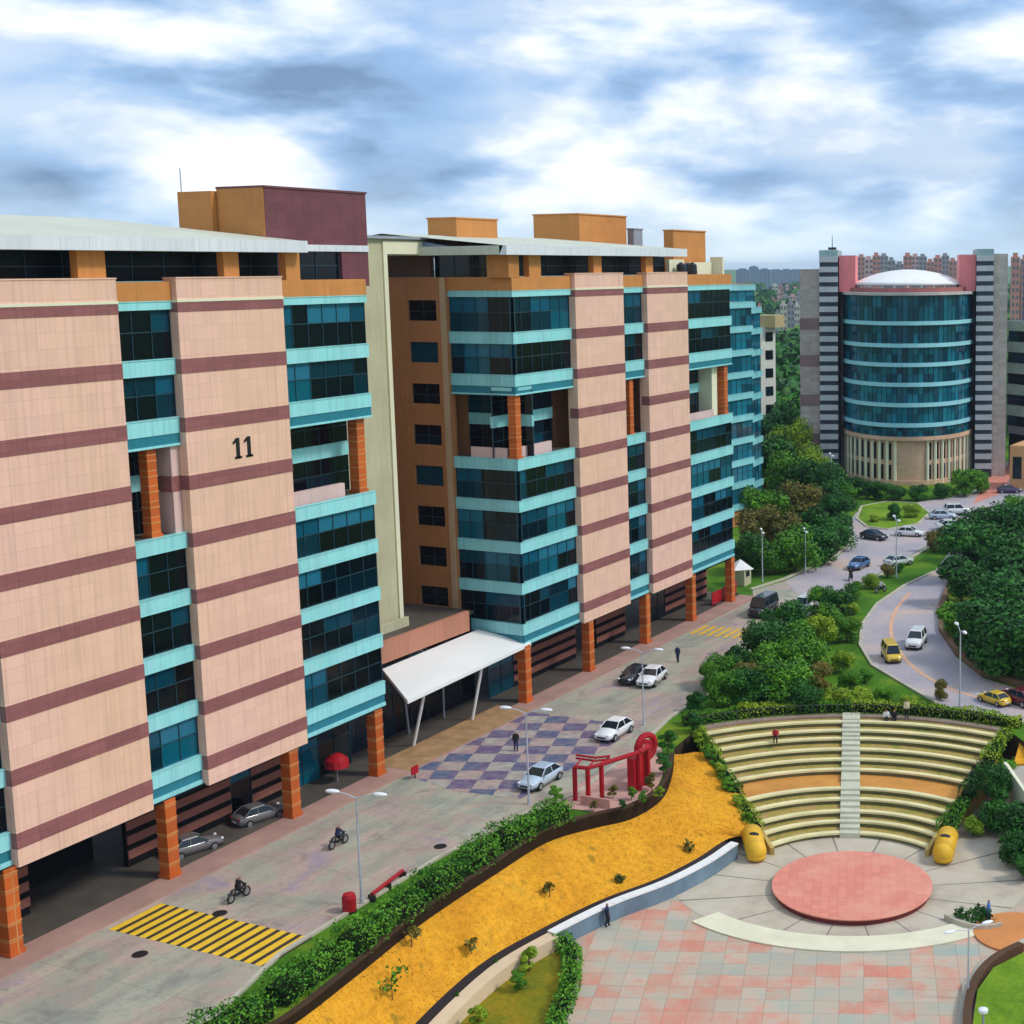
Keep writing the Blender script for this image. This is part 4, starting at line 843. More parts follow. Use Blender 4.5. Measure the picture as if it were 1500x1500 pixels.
# dark trees right of the amphitheatre
for b_, a_, h, k, lab in ((11.2, 9.5, 3.2, 'dark', 'dark tree right behind the right yellow wall end'), (12.6, 7.0, 4.2, 'dark', 'tallest dark tree between the stage and the right edge'), (12.3, 3.5, 3.6, 'dark', 'dark bushy tree right of the radial paving'), (12.8, .6, 2.6, 'dark', 'low dark tree above the ochre disc at the right'),
                          (12.0, 12.5, 3.2, 'dark', 'dark tree halfway up the right flank of the amphitheatre'), (12.8, 15.2, 2.4, 'mid', 'mid green tree beside the upper right rows'), (9.6, 8.6, 2.2, 'light', 'yellow green shrub leaning over the right yellow wall end'), (13.8, 17.6, 2.0, 'light', 'yellow green shrub at the top right corner of the amphitheatre'), (15.2, 3.5, 4, 'dark', 'dark tree at the right frame edge beside the grey ramp'), (11.6, 11.2, 3.4, 'dark', 'dark tree behind the right yellow wall end, next to the middle rows'), (13.6, 5.6, 4.2, 'dark', 'dark tree between the tallest one and the ramp parapet'), (13.9, 2.0, 3.4, 'dark', 'dark tree below the ramp parapet'), (13.6, 9.2, 3.6, 'dark', 'dark tree against the upper end of the ramp parapet')):
    q = loc(b_, a_, (-4.5 if a_ < 10 else -2.6)-.12*h); tree(q, h, k, lab, wide=1.15, group='trees right of the amphitheatre')
# shrubs left flank
for k, (a_, h, kk, lab) in enumerate(((7.2, 1.2, 'mid', 'lowest green shrub on the left flank of the amphitheatre'), (9.2, 1.3, 'light', 'second lowest shrub on the left flank, yellow green'), (11.2, 1.5, 'mid', 'green shrub at mid height of the left flank'), (13.4, 1.5, 'light', 'yellow green shrub above the middle of the left flank'), (15.6, 1.6, 'mid', 'green shrub high on the left flank'), (17.8, 1.9, 'light', 'tall yellow green shrub near the top of the left flank'), (19.8, 2.2, 'dark', 'dark shrub at the top left corner next to the red gate'))):
    q = loc(-(6.9+(a_-5.2)*.445+.2), a_, -3.9+3.9*(a_-4.4)/15.8); tree(q, h, kk, lab, v=3, name='shrub', wide=1.5, cat_='shrub', group='shrubs up the left flank')

def leafbox(P, Q, w, h, n, leaf, kind, z):      # hedge between P and Q
    rnd = random.Random(int(P.x*7+P.y*13)); d = Q-P; d.z = 0; L = d.length; d.normalize(); s_ = Vector((-d.y, d.x, 0)); mb = MB()
    for k in range(n):
        t = rnd.uniform(0, L); zc = h*math.sqrt(rnd.random()); ww = w/2*(1-.25*(zc/h)**3)*(1+.18*math.sin(t*1.3)+.1*math.sin(t*3.1)); hh_ = h*(1+.12*math.sin(t*.9+1)+.07*math.sin(t*2.7))
        fce = rnd.random()
        if fce < .45: u, zc = rnd.uniform(-ww, ww), hh_*rnd.uniform(.86, 1.04)
        else: u = ww*rnd.choice((-1, 1))*rnd.uniform(.85, 1.08); zc = hh_*rnd.random()
        if fce > .93: t = rnd.choice((0, L))+rnd.uniform(-.15, .15); u = rnd.uniform(-ww, ww)
        p = P+d*t+s_*u; p = Vector((p.x, p.y, z(t/L)+zc)); nn = Vector((rnd.gauss(0, .6), rnd.gauss(0, .6), rnd.gauss(.5, .5))).normalized(); x = nn.orthogonal().normalized(); y = nn.cross(x); r_ = rnd.uniform(0, PI)
        x, y = x*math.cos(r_)+y*math.sin(r_), y*math.cos(r_)-x*math.sin(r_); l = leaf*rnd.uniform(.6, 1.3); mb.poly([p-x*l*.5, p+y*l*.34, p+x*l*.6, p-y*l*.34])
    return mb, P, Q, d, s_, L
def hedge(P, Q, w, h, label, kind='hedge', z=lambda t: 0, leaf=.17, dens=150, group=None, name='hedge'):
    L = (Q-P).length; r_ = thing(name, label, 'hedge', (P.x, P.y, z(0)), group=group)
    mb, *_ = leafbox(P, Q, w, h, int(dens*L*(w+2*h)/2), leaf, kind, z); mb.build('foliage', LEAF[kind], r_)
    d = (Q-P); d.z = 0; d.normalize(); s_ = Vector((-d.y, d.x, 0))*w*.3; c_ = MB()
    c_.hexa([(*(P+s_)[:2], z(0)-.1), (*(Q+s_)[:2], z(1)-.1), (*(Q-s_)[:2], z(1)-.1), (*(P-s_)[:2], z(0)-.1), (*(P+s_)[:2], z(0)+h*.72), (*(Q+s_)[:2], z(1)+h*.72), (*(Q-s_)[:2], z(1)+h*.72), (*(P-s_)[:2], z(0)+h*.72)])
    fixn(c_.build('twigs', flat('hedge_twigs', (.01, .02, .006), .9, spec=.1) if 'hedge_twigs' not in bpy.data.materials else bpy.data.materials['hedge_twigs'], r_)); return r_
hp = px([(290, 1530), (385, 1478), (400, 1465), (490, 1400), (503, 1392), (603, 1322), (615, 1313), (712, 1247), (722, 1240), (818, 1192)])
labs = ['hedge block nearest the bottom edge of the photo beside the street', 'second hedge block from the bottom, right of the yellow striped crossing', 'hedge block behind the red bin and the tall lamp post', 'long hedge block in the middle of the street verge', 'farthest hedge block of the verge, ending at the red gate']
for k in range(5): hedge(hp[2*k]+Vector((.55, -.35, 0)), hp[2*k+1]+Vector((.55, -.35, 0)), 2.2, 1.3, labs[k], group='hedge blocks between the street and the ochre lawn')
MBp = MB()
bh = px([(818, 1382), (838, 1405), (838, 1440), (828, 1475), (806, 1530)], -4.3)
for k, l in zip(range(4), ('hedge piece at the far tip of the planted bed', 'second hedge piece along the right side of the planted bed', 'third hedge piece along the right side of the planted bed', 'hedge piece of the planted bed cut by the bottom edge')):
    hedge(bh[k], bh[k+1], 1.1, .8, l, z=lambda t: -4.3, group='hedge along the planted bed', leaf=.18)
# hedges on top of the amphitheatre
ta = [loc(26.2*math.sin(t), 26.2*math.cos(t), 0) for t in [R(-34)+R(68)*k/6 for k in range(7)]]
for k in range(6): hedge(ta[k], ta[k+1], 1.3, .95, 'bright green hedge behind the top row, %s' % ('far left section', 'section left of the centre', 'section just left of the aisle', 'section just right of the aisle', 'section right of the centre', 'far right section')[k], kind='light' if k in (1, 3, 4, 5) else 'mid', group='hedge behind the top row')
fl = lambda s_, a: loc(s_*(6.6+(a-5.2)*.445), a, 0)
for s_, nm in ((-1, 'left'), (1, 'right')):
    for k, (a0, a1) in enumerate(((6.6, 10.6), (11.0, 15.4), (15.8, 20.3))):
        hedge(fl(s_, a0), fl(s_, a1), 1.35, .75, '%s leafy hedge sloping up the %s flank of the amphitheatre' % (('lowest', 'middle', 'topmost')[k], nm), kind=('light', 'mid', 'light')[k] if s_ < 0 else ('mid', 'dark', 'light')[k],
              z=lambda t, a0=a0, a1=a1: -4.0+3.9*(a0+(a1-a0)*t-4.4)/15.8-.15, group='hedges up the flanks of the amphitheatre')
# shrubs beside the red gate
for k, (x, y, kk, h, l) in enumerate(((898, 1170, 'olive', 1.2, 'olive shrub right of the twin red posts'), (925, 1172, 'mid', 1.2, 'green shrub under the red gate beam'), (955, 1158, 'olive', 1.5, 'olive shrub behind the right red post'), (972, 1135, 'dark', 2., 'dark shrub right of the red ring'), (978, 1105, 'dark', 2.3, 'dark tall shrub above the red ring'), (815, 1178, 'mid', 1.6, 'light green shrub left of the red gate'), (912, 1188, 'dark', 1.0, 'dark shrub on the wall edge below the red gate'), (943, 1178, 'mid', 1.1, 'green shrub on the wall edge right below the red gate'), (965, 1172, 'light', 1.2, 'yellow green shrub at the bend of the brown wall'), (870, 1188, 'olive', .9, 'low olive shrub in front of the red posts'))):
    p = gz(x, y, .0); tree(p, h, kk, l, v=3, name='shrub', wide=1.4, cat_='shrub', group='shrubs round the red gate')
# bushes standing in the planted bed and on the ochre slope
for x, y, z, h, kk, l, wd in ((775, 1430, -4.6, 2.1, 'light', 'round yellow green bush in the planted bed', 1.3), (760, 1455, -4.5, 1.7, 'mid', 'green bush below the yellow one in the planted bed', 1.3), (728, 1428, -4.25, 1.2, 'dark', 'dark sapling by the cream kerb of the planted bed', .8), (672, 1478, -4.25, 1.2, 'dark', 'dark sapling at the lower end of the cream kerb', .8), (700, 1512, -4.5, 1.9, 'light', 'yellow bush cut by the bottom edge of the photo', 1.3), (778, 1400, -4.25, .9, 'mid', 'small sapling at the far end of the planted bed', .8)):
    p = gz(x, y, z); tree(p, h, kk, l, v=3, name='shrub', wide=wd, cat_='shrub', group='bushes of the planted bed')
def lawnz(x, y):
    best = None
    for rr in rings:
        for k, p in enumerate(rr):
            q = Vector((x, y)); 
            dd = (p.x-x)**2+(p.y-y)**2
            if best is None or dd < best[0]: best = (dd, p.z)
    return best[1]
for x, y, h, l in ((575, 1470, 1.9, 'largest sparse sapling low on the ochre lawn'), (605, 1430, 1.1, 'thin sapling above the largest one on the ochre lawn'), (690, 1388, .9, 'pair-like low sapling near the drain on the ochre lawn'), (912, 1285, .8, 'brown tuft in the middle of the ochre lawn'), (1010, 1245, .8, 'brown tuft near the right end of the ochre lawn'), (805, 1312, .9, 'faint sapling halfway along the ochre lawn')):
    z = -2.4
    for _ in range(5): p = gz(x, y, z); z = lawnz(p.x, p.y)
    mbs, L_b = crown(int(x), .75*h, h*1.1, 90, .26, 7, .15); r_ = thing('sapling', l, 'sapling', (p.x, p.y, z), group='saplings on the ochre lawn'); mbs2 = MB(); mbs2.v = [tuple(Vector(v)+Vector((p.x, p.y, z))) for v in mbs.v]; mbs2.f = mbs.f; mbs2.m = mbs.m
    mbs2.build('crown', LEAF['olive' if h < 1.3 else 'mid'], r_); MB().tube((p.x, p.y, z-.1), (p.x, p.y, z+h*.6), .035, .015, 6).build('trunk', TRUNK, r_)

rnd = random.Random(99); mb = MB(); mo = MB()
for k in range(9000):
    i = rnd.randrange(len(rings)-1); j = rnd.randrange(nx); u, v = rnd.random(), rnd.random()
    p = rings[i][j].lerp(rings[i][j+1], u).lerp(rings[i+1][j].lerp(rings[i+1][j+1], u), v)
    cl = math.sin(p.x*.9+2)*math.sin(p.y*.7+p.x*.3); edge = (j < 1 or j > 8)
    t_ = mo if (rnd.random() < (.22 if edge else .012) or (cl > .8 and rnd.random() < .12)) else mb
    hgt = rnd.uniform(.03, .08); a = rnd.uniform(0, PI); dx, dy = math.cos(a)*.06, math.sin(a)*.06; ox, oy = rnd.uniform(-.08, .08), rnd.uniform(-.08, .08)
    t_.poly([(p.x-dx, p.y-dy, p.z-.02), (p.x+dx, p.y+dy, p.z-.02), (p.x+ox, p.y+oy, p.z+hgt)])
tag(mb.build('dry_grass_tufts', island('straw', [(0, (.66, .28, .016)), (.5, (.75, .34, .02)), (1, (.82, .40, .03))], .9, .1, 'LINEAR')), kind='stuff')
tag(mo.build('green_grass_tufts', LEAF['olive']), kind='stuff')
for (x, y), l in (((205, 1398), 'dark iron manhole cover on the street below the yellow crossing'), ((322, 1338), 'dark iron manhole cover beside the nearest motorbike'), ((645, 1240), 'brown drain cover on the street near the long hedge')):
    p = gz(x, y); m_ = thing('manhole_cover', l, 'manhole cover', p, group='manhole covers'); MB().lathe(p, [(.46, .0), (.46, .02)], 18).build('rim_ring', FLOORD, m_); MB().lathe(p, [(.42, .021), (.42, .03)], 18).build('lid', BLACK, m_)
# far woodland (one mass)
def mass(name, area, n, leaf, kind, hgt, seed=3):
    rnd = random.Random(seed); mb = MB(); cl = []
    for k in range(n//60):
        x, y, d = rnd.uniform(*area[0]), rnd.uniform(*area[1]), None; cl.append((x, y, rnd.uniform(.5, 1)*hgt))
    for k in range(n):
        c_ = cl[k % len(cl)]; u = rnd.uniform(-.2, 1); a = rnd.uniform(0, 2*PI); s_ = math.sqrt(max(0, 1-u*u)); d = Vector((s_*math.cos(a), s_*math.sin(a), u)); p = Vector((c_[0], c_[1], c_[2]*.45))+Vector((d.x*c_[2]*.55, d.y*c_[2]*.55, d.z*c_[2]*.55))
        nn = (d+Vector((rnd.gauss(0, .4), rnd.gauss(0, .4), rnd.gauss(.2, .4)))).normalized(); x = nn.orthogonal().normalized(); y = nn.cross(x); l = leaf*rnd.uniform(.6, 1.3); mb.poly([p-x*l*.5, p+y*l*.4, p+x*l*.6, p-y*l*.4])
    return tag(mb.build(name, LEAF[kind]), kind='stuff')
mass('far_woodland', ((-260, 120), (300, 620)), 42000, 3.0, 'dark', 15, 4)
mass('distant_woodland', ((-1300, 500), (650, 2200)), 30000, 9, 'dark', 18, 5)

# far city
rnd = random.Random(21); BL = [worn('far_brick', (.62, .28, .22), .8, .1, .02, streak=False, bumpy=0), worn('far_pink', (.66, .42, .38), .8, .1, .02, streak=False, bumpy=0), worn('far_grey', (.36, .34, .36), .8, .1, .02, streak=False, bumpy=0), worn('far_cream', (.60, .56, .48), .8, .1, .02, streak=False, bumpy=0)]
nb = 0
def farb(x, w, ytop, d, mat, label, grp):
    c_ = at_d(x, 392, d); pl = at_d(x-w/2, 392, d); pr_ = at_d(x+w/2, 392, d); zt = at_d(x, ytop, d).z
    r_ = thing('far_building', label, 'building', (c_.x, c_.y, 0), group=grp)
    plainblock(r_, pl, pr_, w*d/F*.8, zt, mat, bpy.data.materials.get('far_window') or flat('far_window', (.16, .15, .18), .5), max(3, int(zt/4)), max(2, int(w*d/F/6)), inset=.2, roofm=mat)
xs = [1250, 1262, 1273, 1284, 1295, 1306, 1318, 1330, 1341, 1352, 1363, 1374, 1385, 1396, 1407, 1418]
for k, x in enumerate(xs): farb(x, rnd.uniform(10.5, 13.5), rnd.uniform(374, 384)+(5 if 1300 < x < 1325 else 0), rnd.uniform(1000, 1300), BL[(0, 0, 1, 0, 2, 2, 2, 0, 1, 2, 0, 0, 2, 0, 1, 0)[k]], 'distant reddish apartment block in the row showing above the lens roof', 'distant apartment blocks above the lens roof')
for k, x in enumerate((1488, 1502)): farb(x, 12, 376+k*3, 800, BL[0], 'distant brick block at the right edge beyond the banded building', 'distant blocks at the right edge')
for k in range(26):
    x = 1100+(k*29 % 84); d = 600+(k*173 % 1500); farb(x, rnd.uniform(5, 11), 392+(39.5-rnd.uniform(6, 17))*2083/d, d, BL[k % 4], 'distant low block among the trees between the white building and the tower', 'distant blocks left of the tower')
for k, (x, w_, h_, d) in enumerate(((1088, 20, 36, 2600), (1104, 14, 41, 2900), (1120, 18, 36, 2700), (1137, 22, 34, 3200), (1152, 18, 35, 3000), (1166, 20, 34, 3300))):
    farb(x, w_, 392+(39.5-h_)*2083/d, d, BLUEG, 'hazy blue tower block on the horizon left of the round tower', 'hazy blocks on the horizon')  # distance haze put into the blocks' blue-grey colour
# elevated walkway wall
p0, p1 = gz(1108, 690, 1.2), gz(1215, 742, 1.2); d = (p1-p0).normalized(); s_ = Vector((-d.y, d.x, 0))*1.0; mb = MB()
mb.hexa([(*(p0)[:2], 0), (*(p1)[:2], 0), (*(p1+s_)[:2], 0), (*(p0+s_)[:2], 0), (*(p0)[:2], 1.5), (*(p1)[:2], 1.5), (*(p1+s_)[:2], 1.5), (*(p0+s_)[:2], 1.5)])
tag(fixn(mb.build('boundary_wall', CONC)), 'pale boundary wall slanting down through the trees left of the tower', 'wall')
hl = MB(); n = 60
for k in range(n):
    for j in range(1): pass
for k in range(n-1):
    x0, x1 = -5200+k*150, -5200+(k+1)*150; h0, h1 = 10+9*math.sin(k*.35)+6*math.sin(k*.9+1), 10+9*math.sin((k+1)*.35)+6*math.sin((k+1)*.9+1)
    hl.poly([(x0, 5200, -1), (x1, 5200, -1), (x1, 5900, h1+30), (x0, 5900, h0+30)]); hl.poly([(x0, 5900, h0+30), (x1, 5900, h1+30), (x1, 7000, -1), (x0, 7000, -1)])
struct('hills', hl, GRASS)

# ------------------------------------------------------------------ street furniture
def lamp_proto():
    r_ = thing('street_lamp', '', 'street lamp'); mb = MB(); mb.tube((0, 0, 0), (0, 0, .5), .13, .13, 12); mb.tube((0, 0, .5), (0, 0, 7.1), .085, .055, 12); mb.build('pole', POLE, r_)
    for s_ in (-1, 1):
        MB().path([(0, 0, 7.0), (0, s_*.6, 7.25), (0, s_*1.25, 7.35)], .04).build('arm', POLE, r_)
        mb = MB(); mb.ball((0, s_*1.6, 7.38), .2, .5, .13, 12); mb.build('lamp_head', LAMPW, r_, smooth=True)
    return r_
lp = lamp_proto(); LP_ = [((530, 1326), 'tall double armed street lamp behind the red bin on the verge', 1.0), ((775, 1178), 'double armed street lamp beside the pale blue car', 1.0), ((943, 1062), 'double armed street lamp between the white cars and the red gate', .93), ((1117, 853), 'thin lamp post at the far pavement past the second block', .9), ((1180, 842), 'thin lamp post at the edge of the wooded bank', .8), ((1313, 846), 'lamp post on the median near the junction', 1.05), ((1406, 1036), 'lamp post at the verge of the curved road', 1.0), ((1218, 735), 'lamp post in front of the left tower wing', 1.1)]
for k, (p, l, s_) in enumerate(LP_):
    g = gz(*p); rz = R(-78) if k < 3 else R(30)
    if k == 0: lp.location = g; lp.rotation_euler = (0, 0, rz); lp['label'] = l; lp['group'] = 'street lamps'
    else: dup(lp, g, rz, (s_, s_, s_), l, 'street lamps')
g = gz(1418, 1500, -4.5); t = gz(1436, 1368, 2.3); dup(lp, (gz(1418, 1462, -4.5)), R(-40), (.85, .85, .62), 'lamp post with dark arms over the plaza near the right edge', 'street lamps')
# bollard light
r_ = thing('bollard_light', 'short bollard light with a white top in the round bed', 'bollard light', gz(1440, 1512, -3.98)); q = r_.location
MB().tube(q, q+Vector((0, 0, 1.2)), .07).build('post', GREYM, r_); MB().lathe(q+Vector((0, 0, 1.2)), [(.2, 0), (.28, .05), (.28, .22), (.1, .3)], 16).build('lamp_head', LAMPW, r_)
# ochre disc and its dark edge + ring hedge
dsk = gz(1490, 1365, -4.4); mb = MB(); mb.lathe((dsk.x, dsk.y, -4.5), [(2.9, 0), (2.9, .12), (.01, .14)], 40); tag(mb.build('ochre_disc', worn('ochre_paint', (.66, .26, .08), .8, .15, .5, streak=False)), 'round ochre paved disc at the right edge of the plaza', 'paved disc')
rbp = px([(1500, 1390), (1462, 1410), (1436, 1440), (1424, 1480), (1424, 1530)], -4.2); rbp = cat(rbp, 5)
ribbonwall('round_bed_wall', rbp, .5, -3.85, -4.6, worn('dark_brown_wall', (.10, .05, .025), .8, .3), 'dark brown curved wall round the lawn bed at the bottom right', 'wall', side=1)
# half-round planter near right lamp
q = gz(1425, 1352, -4.4); r_ = thing('planter', 'small crescent planter with green plants at the right of the stage', 'planter', (q.x, q.y, -4.5))
P_ = [q+B*(-1.9+.38*k)+A*(-.9*math.sin(PI*k/10)+.6-.12*k) for k in range(11)]
mb = MB()
for a, b_ in zip(P_, P_[1:]): mb.hexa([(*(a)[:2], -4.5), (*(b_)[:2], -4.5), (*(b_+A*.2)[:2], -4.5), (*(a+A*.2)[:2], -4.5), (*(a)[:2], -4.1), (*(b_)[:2], -4.1), (*(b_+A*.2)[:2], -4.1), (*(a+A*.2)[:2], -4.1)])
fixn(mb.build('planter_wall', CONC, r_)); mb, _ = crown(77, 1.3, 1.0, 500, .25, 9, 0); mb.v = [tuple(Vector((v[0]*1.2, v[1]*.7, v[2]))+Vector((q.x, q.y, -4.45))+A*.6) for v in mb.v]; mb.build('foliage', LEAF['dark'], r_)
# right-hand ramp and lawn
rw = [loc(12.8, 14.5, 0), loc(14.2, 9, 0), loc(15.0, 4, 0), loc(15.6, -2, 0)]
rz_ = [-1.0, -1.9, -2.8, -3.8]; mb = MB()
for k in range(3):
    a, b_ = rw[k], rw[k+1]; s0 = B*5+A*1.5
    mb.hexa([(*a[:2], -4.6), (*b_[:2], -4.6), (*(b_+s0)[:2], -4.6), (*(a+s0)[:2], -4.6), (*a[:2], rz_[k]), (*b_[:2], rz_[k+1]), (*(b_+s0)[:2], rz_[k+1]), (*(a+s0)[:2], rz_[k])])
struct('ramp', mb, worn('ramp_grey', (.42, .38, .33), .85, .15, streak=False)); fixn(bpy.data.objects['ramp'])
mb = MB()
for k in range(3):
    a, b_ = rw[k], rw[k+1]
    mb.hexa([(*(a-B*.3)[:2], -4.6), (*(b_-B*.3)[:2], -4.6), (*b_[:2], -4.6), (*a[:2], -4.6), (*(a-B*.3)[:2], rz_[k]+.45), (*(b_-B*.3)[:2], rz_[k+1]+.45), (*b_[:2], rz_[k+1]+.45), (*a[:2], rz_[k]+.45)])
tag(fixn(mb.build('ramp_wall', CREAML)), 'pale curving parapet of the grey ramp at the right edge', 'wall')
mb = MB(); mb.hexa([loc(13.4, 15.2, -4.5), loc(20, 17, -4.5), loc(22, 24, -4.5), loc(14.8, 21, -4.5), loc(13.4, 15.2, -1.0), loc(20, 17, -1), loc(22, 24, -.05), loc(14.8, 21, -.05)]); o = struct('dry_slope', mb, DRY); fixn(o)

# red gate with ring
rg = thing('red_gate', 'red painted steel gate frame with a large ring beside the checkered paving', 'gate', (-54.5, 89, 0))
gp = {k: gz(*v, 0) for k, v in dict(a=(843, 1172), b=(862, 1174), c=(882, 1170), d=(937, 1158), e=(950, 1150)).items()}
for k, h in (('a', 2.6), ('b', 2.6), ('c', 2.8), ('d', 3.0), ('e', 3.1)):
    p = gp[k]; fixn(MB().box(p.x-.13, p.x+.13, p.y-.13, p.y+.13, -.02, h).build('post', RED, rg))
def beam(a, b_, za, zb2, r_=.12): MB().tube((a.x, a.y, za), (b_.x, b_.y, zb2), r_, r_, 8).build('beam', RED, rg)
beam(gp['a'], gp['b'], 2.6, 2.6, .16); beam(gp['b'], gp['c'], 2.6, 2.7, .16); beam(gp['c'], gp['d'], 2.7, 3.05, .18); beam(gp['d'], gp['e'], 3.05, 3.1, .2)
mb = MB()
o_ = gp['a']-Vector((.9, -.4, 0)); 
for dz in (0, .25): mb.path([Vector((gp['a'].x-.6, gp['a'].y+1.2, 2.8+dz)), Vector((gp['b'].x, gp['b'].y+1.1, 2.8+dz)), Vector((gp['c'].x+.2, gp['c'].y+1.0, 2.8+dz))], .09)
for q_ in ('a', 'b', 'c'): mb.tube((gp[q_].x, gp[q_].y, 2.6), (gp[q_].x, gp[q_].y+1.1, 2.9), .07)
mb.build('top_lattice', RED, rg)
rc = gx(946, 1094, -54.0)
for rr, th in ((.95, .26), (.45, .16)):
    mb = MB(); mb.path([rc+Vector((.25*math.cos(t), rr*math.cos(t), rr*math.sin(t))) for t in [2*PI*k/28 for k in range(29)]], th, 8); mb.build('ring', RED, rg)
MB().tube(rc+Vector((0, 0, -.9)), (rc.x, rc.y, 0), .3).build('ring_post', RED, rg); beam(gp['e'], rc, 3.1, rc.z-.9, .3)
fixn(MB().box(-53.5, -52.9, 90.6, 92.6, 0, 2.6).build('side_panel', RED, rg))
mb = MB(); mb.box(-55.4, -52.9, 86.9, 87.05, 0, .7); r_ = tag(mb.build('low_wall', worn('pink_wall', (.62, .32, .26))), 'low pinkish wall behind the red gate posts', 'wall'); 
# red bin, ribbons, flags
def simple(name, label, cat_, parts, p, group=None):
    r_ = thing(name, label, cat_, p, group=group)
    for nm, fn, m in parts: mb = MB(); fn(mb, Vector(p)); fixn(mb.build(nm, m, r_))
    return r_
p = gz(512, 1335); simple('litter_bin', 'round red litter bin on the verge left of the lamp post', 'litter bin', [('drum', lambda m, q: m.lathe(q, [(.36, 0), (.42, .1), (.44, .9), (.36, 1.15), (.12, 1.25)], 18), RED), ('base_ring', lambda m, q: m.lathe(q, [(.46, 0), (.46, .08)], 18), BLACK)], p)
for (x, y), l in (((608, 1140), 'small red warning board at the corner of the checkered paving'), ((520, 1148), 'red parasol shaped shade in the colonnade by the last column')):
    p = gz(x, y, .0)
    if x > 600: simple('warning_board', l, 'sign', [('board', lambda m, q: m.box(q.x-.05, q.x+.05, q.y-.4, q.y+.4, .35, 1.0), RED), ('leg', lambda m, q: m.box(q.x-.04, q.x+.04, q.y-.04, q.y+.04, 0, .35), BLACK)], p)
    else:
        p = Vector((-75.4, 83.6, .15)); simple('parasol', l, 'parasol', [('shade', lambda m, q: m.lathe(q+Vector((0, 0, 1.7)), [(.95, -.5), (.9, .08), (.5, .4), (.05, .6)], 12), RED), ('pole', lambda m, q: m.tube(q, q+Vector((0, 0, 2.3)), .04), GREYM)], p)
pa, pb_ = gz(545, 1320), gz(590, 1285)
simple('barrier', 'low red and black road barrier lying along the kerb behind the lamp post', 'barrier', [('rail', lambda m, q: m.tube(pa+Vector((0, 0, .45)), pb_+Vector((0, 0, .45)), .13), RED), ('feet', lambda m, q: [m.box(t_.x-.25, t_.x+.25, t_.y-.08, t_.y+.08, 0, .4) for t_ in (pa, pb_, pa.lerp(pb_, .5))], BLACK)], pa)
for (x, y), l in (((1052, 885), 'left red crowd barrier by the end column of the second block'), ((1070, 875), 'right red crowd barrier by the end column of the second block')):
    p = gz(x, y); simple('crowd_barrier', l, 'barrier', [('panel', lambda m, q: m.box(q.x-.06, q.x+.06, q.y-1.6, q.y+1.6, .25, 1.7), RED), ('feet', lambda m, q: [m.box(q.x-.4, q.x+.4, q.y+e-.08, q.y+e+.08, 0, .25) for e in (-1.3, 1.3)], BLACK)], p)
p = gz(1085, 856); simple('guard_hut', 'tiny white guard hut with a peaked roof past the second block', 'guard hut', [('wall', lambda m, q: m.box(q.x-1, q.x+1, q.y-1, q.y+1, 0, 2.1), CREAM), ('roof', lambda m, q: m.lathe(q+Vector((0, 0, 2.1)), [(1.9, 0), (.1, 1.1)], 4), WHITE), ('window', lambda m, q: m.box(q.x+.9, q.x+1.03, q.y-.5, q.y+.5, 1.1, 1.8), GLASSD)], p)

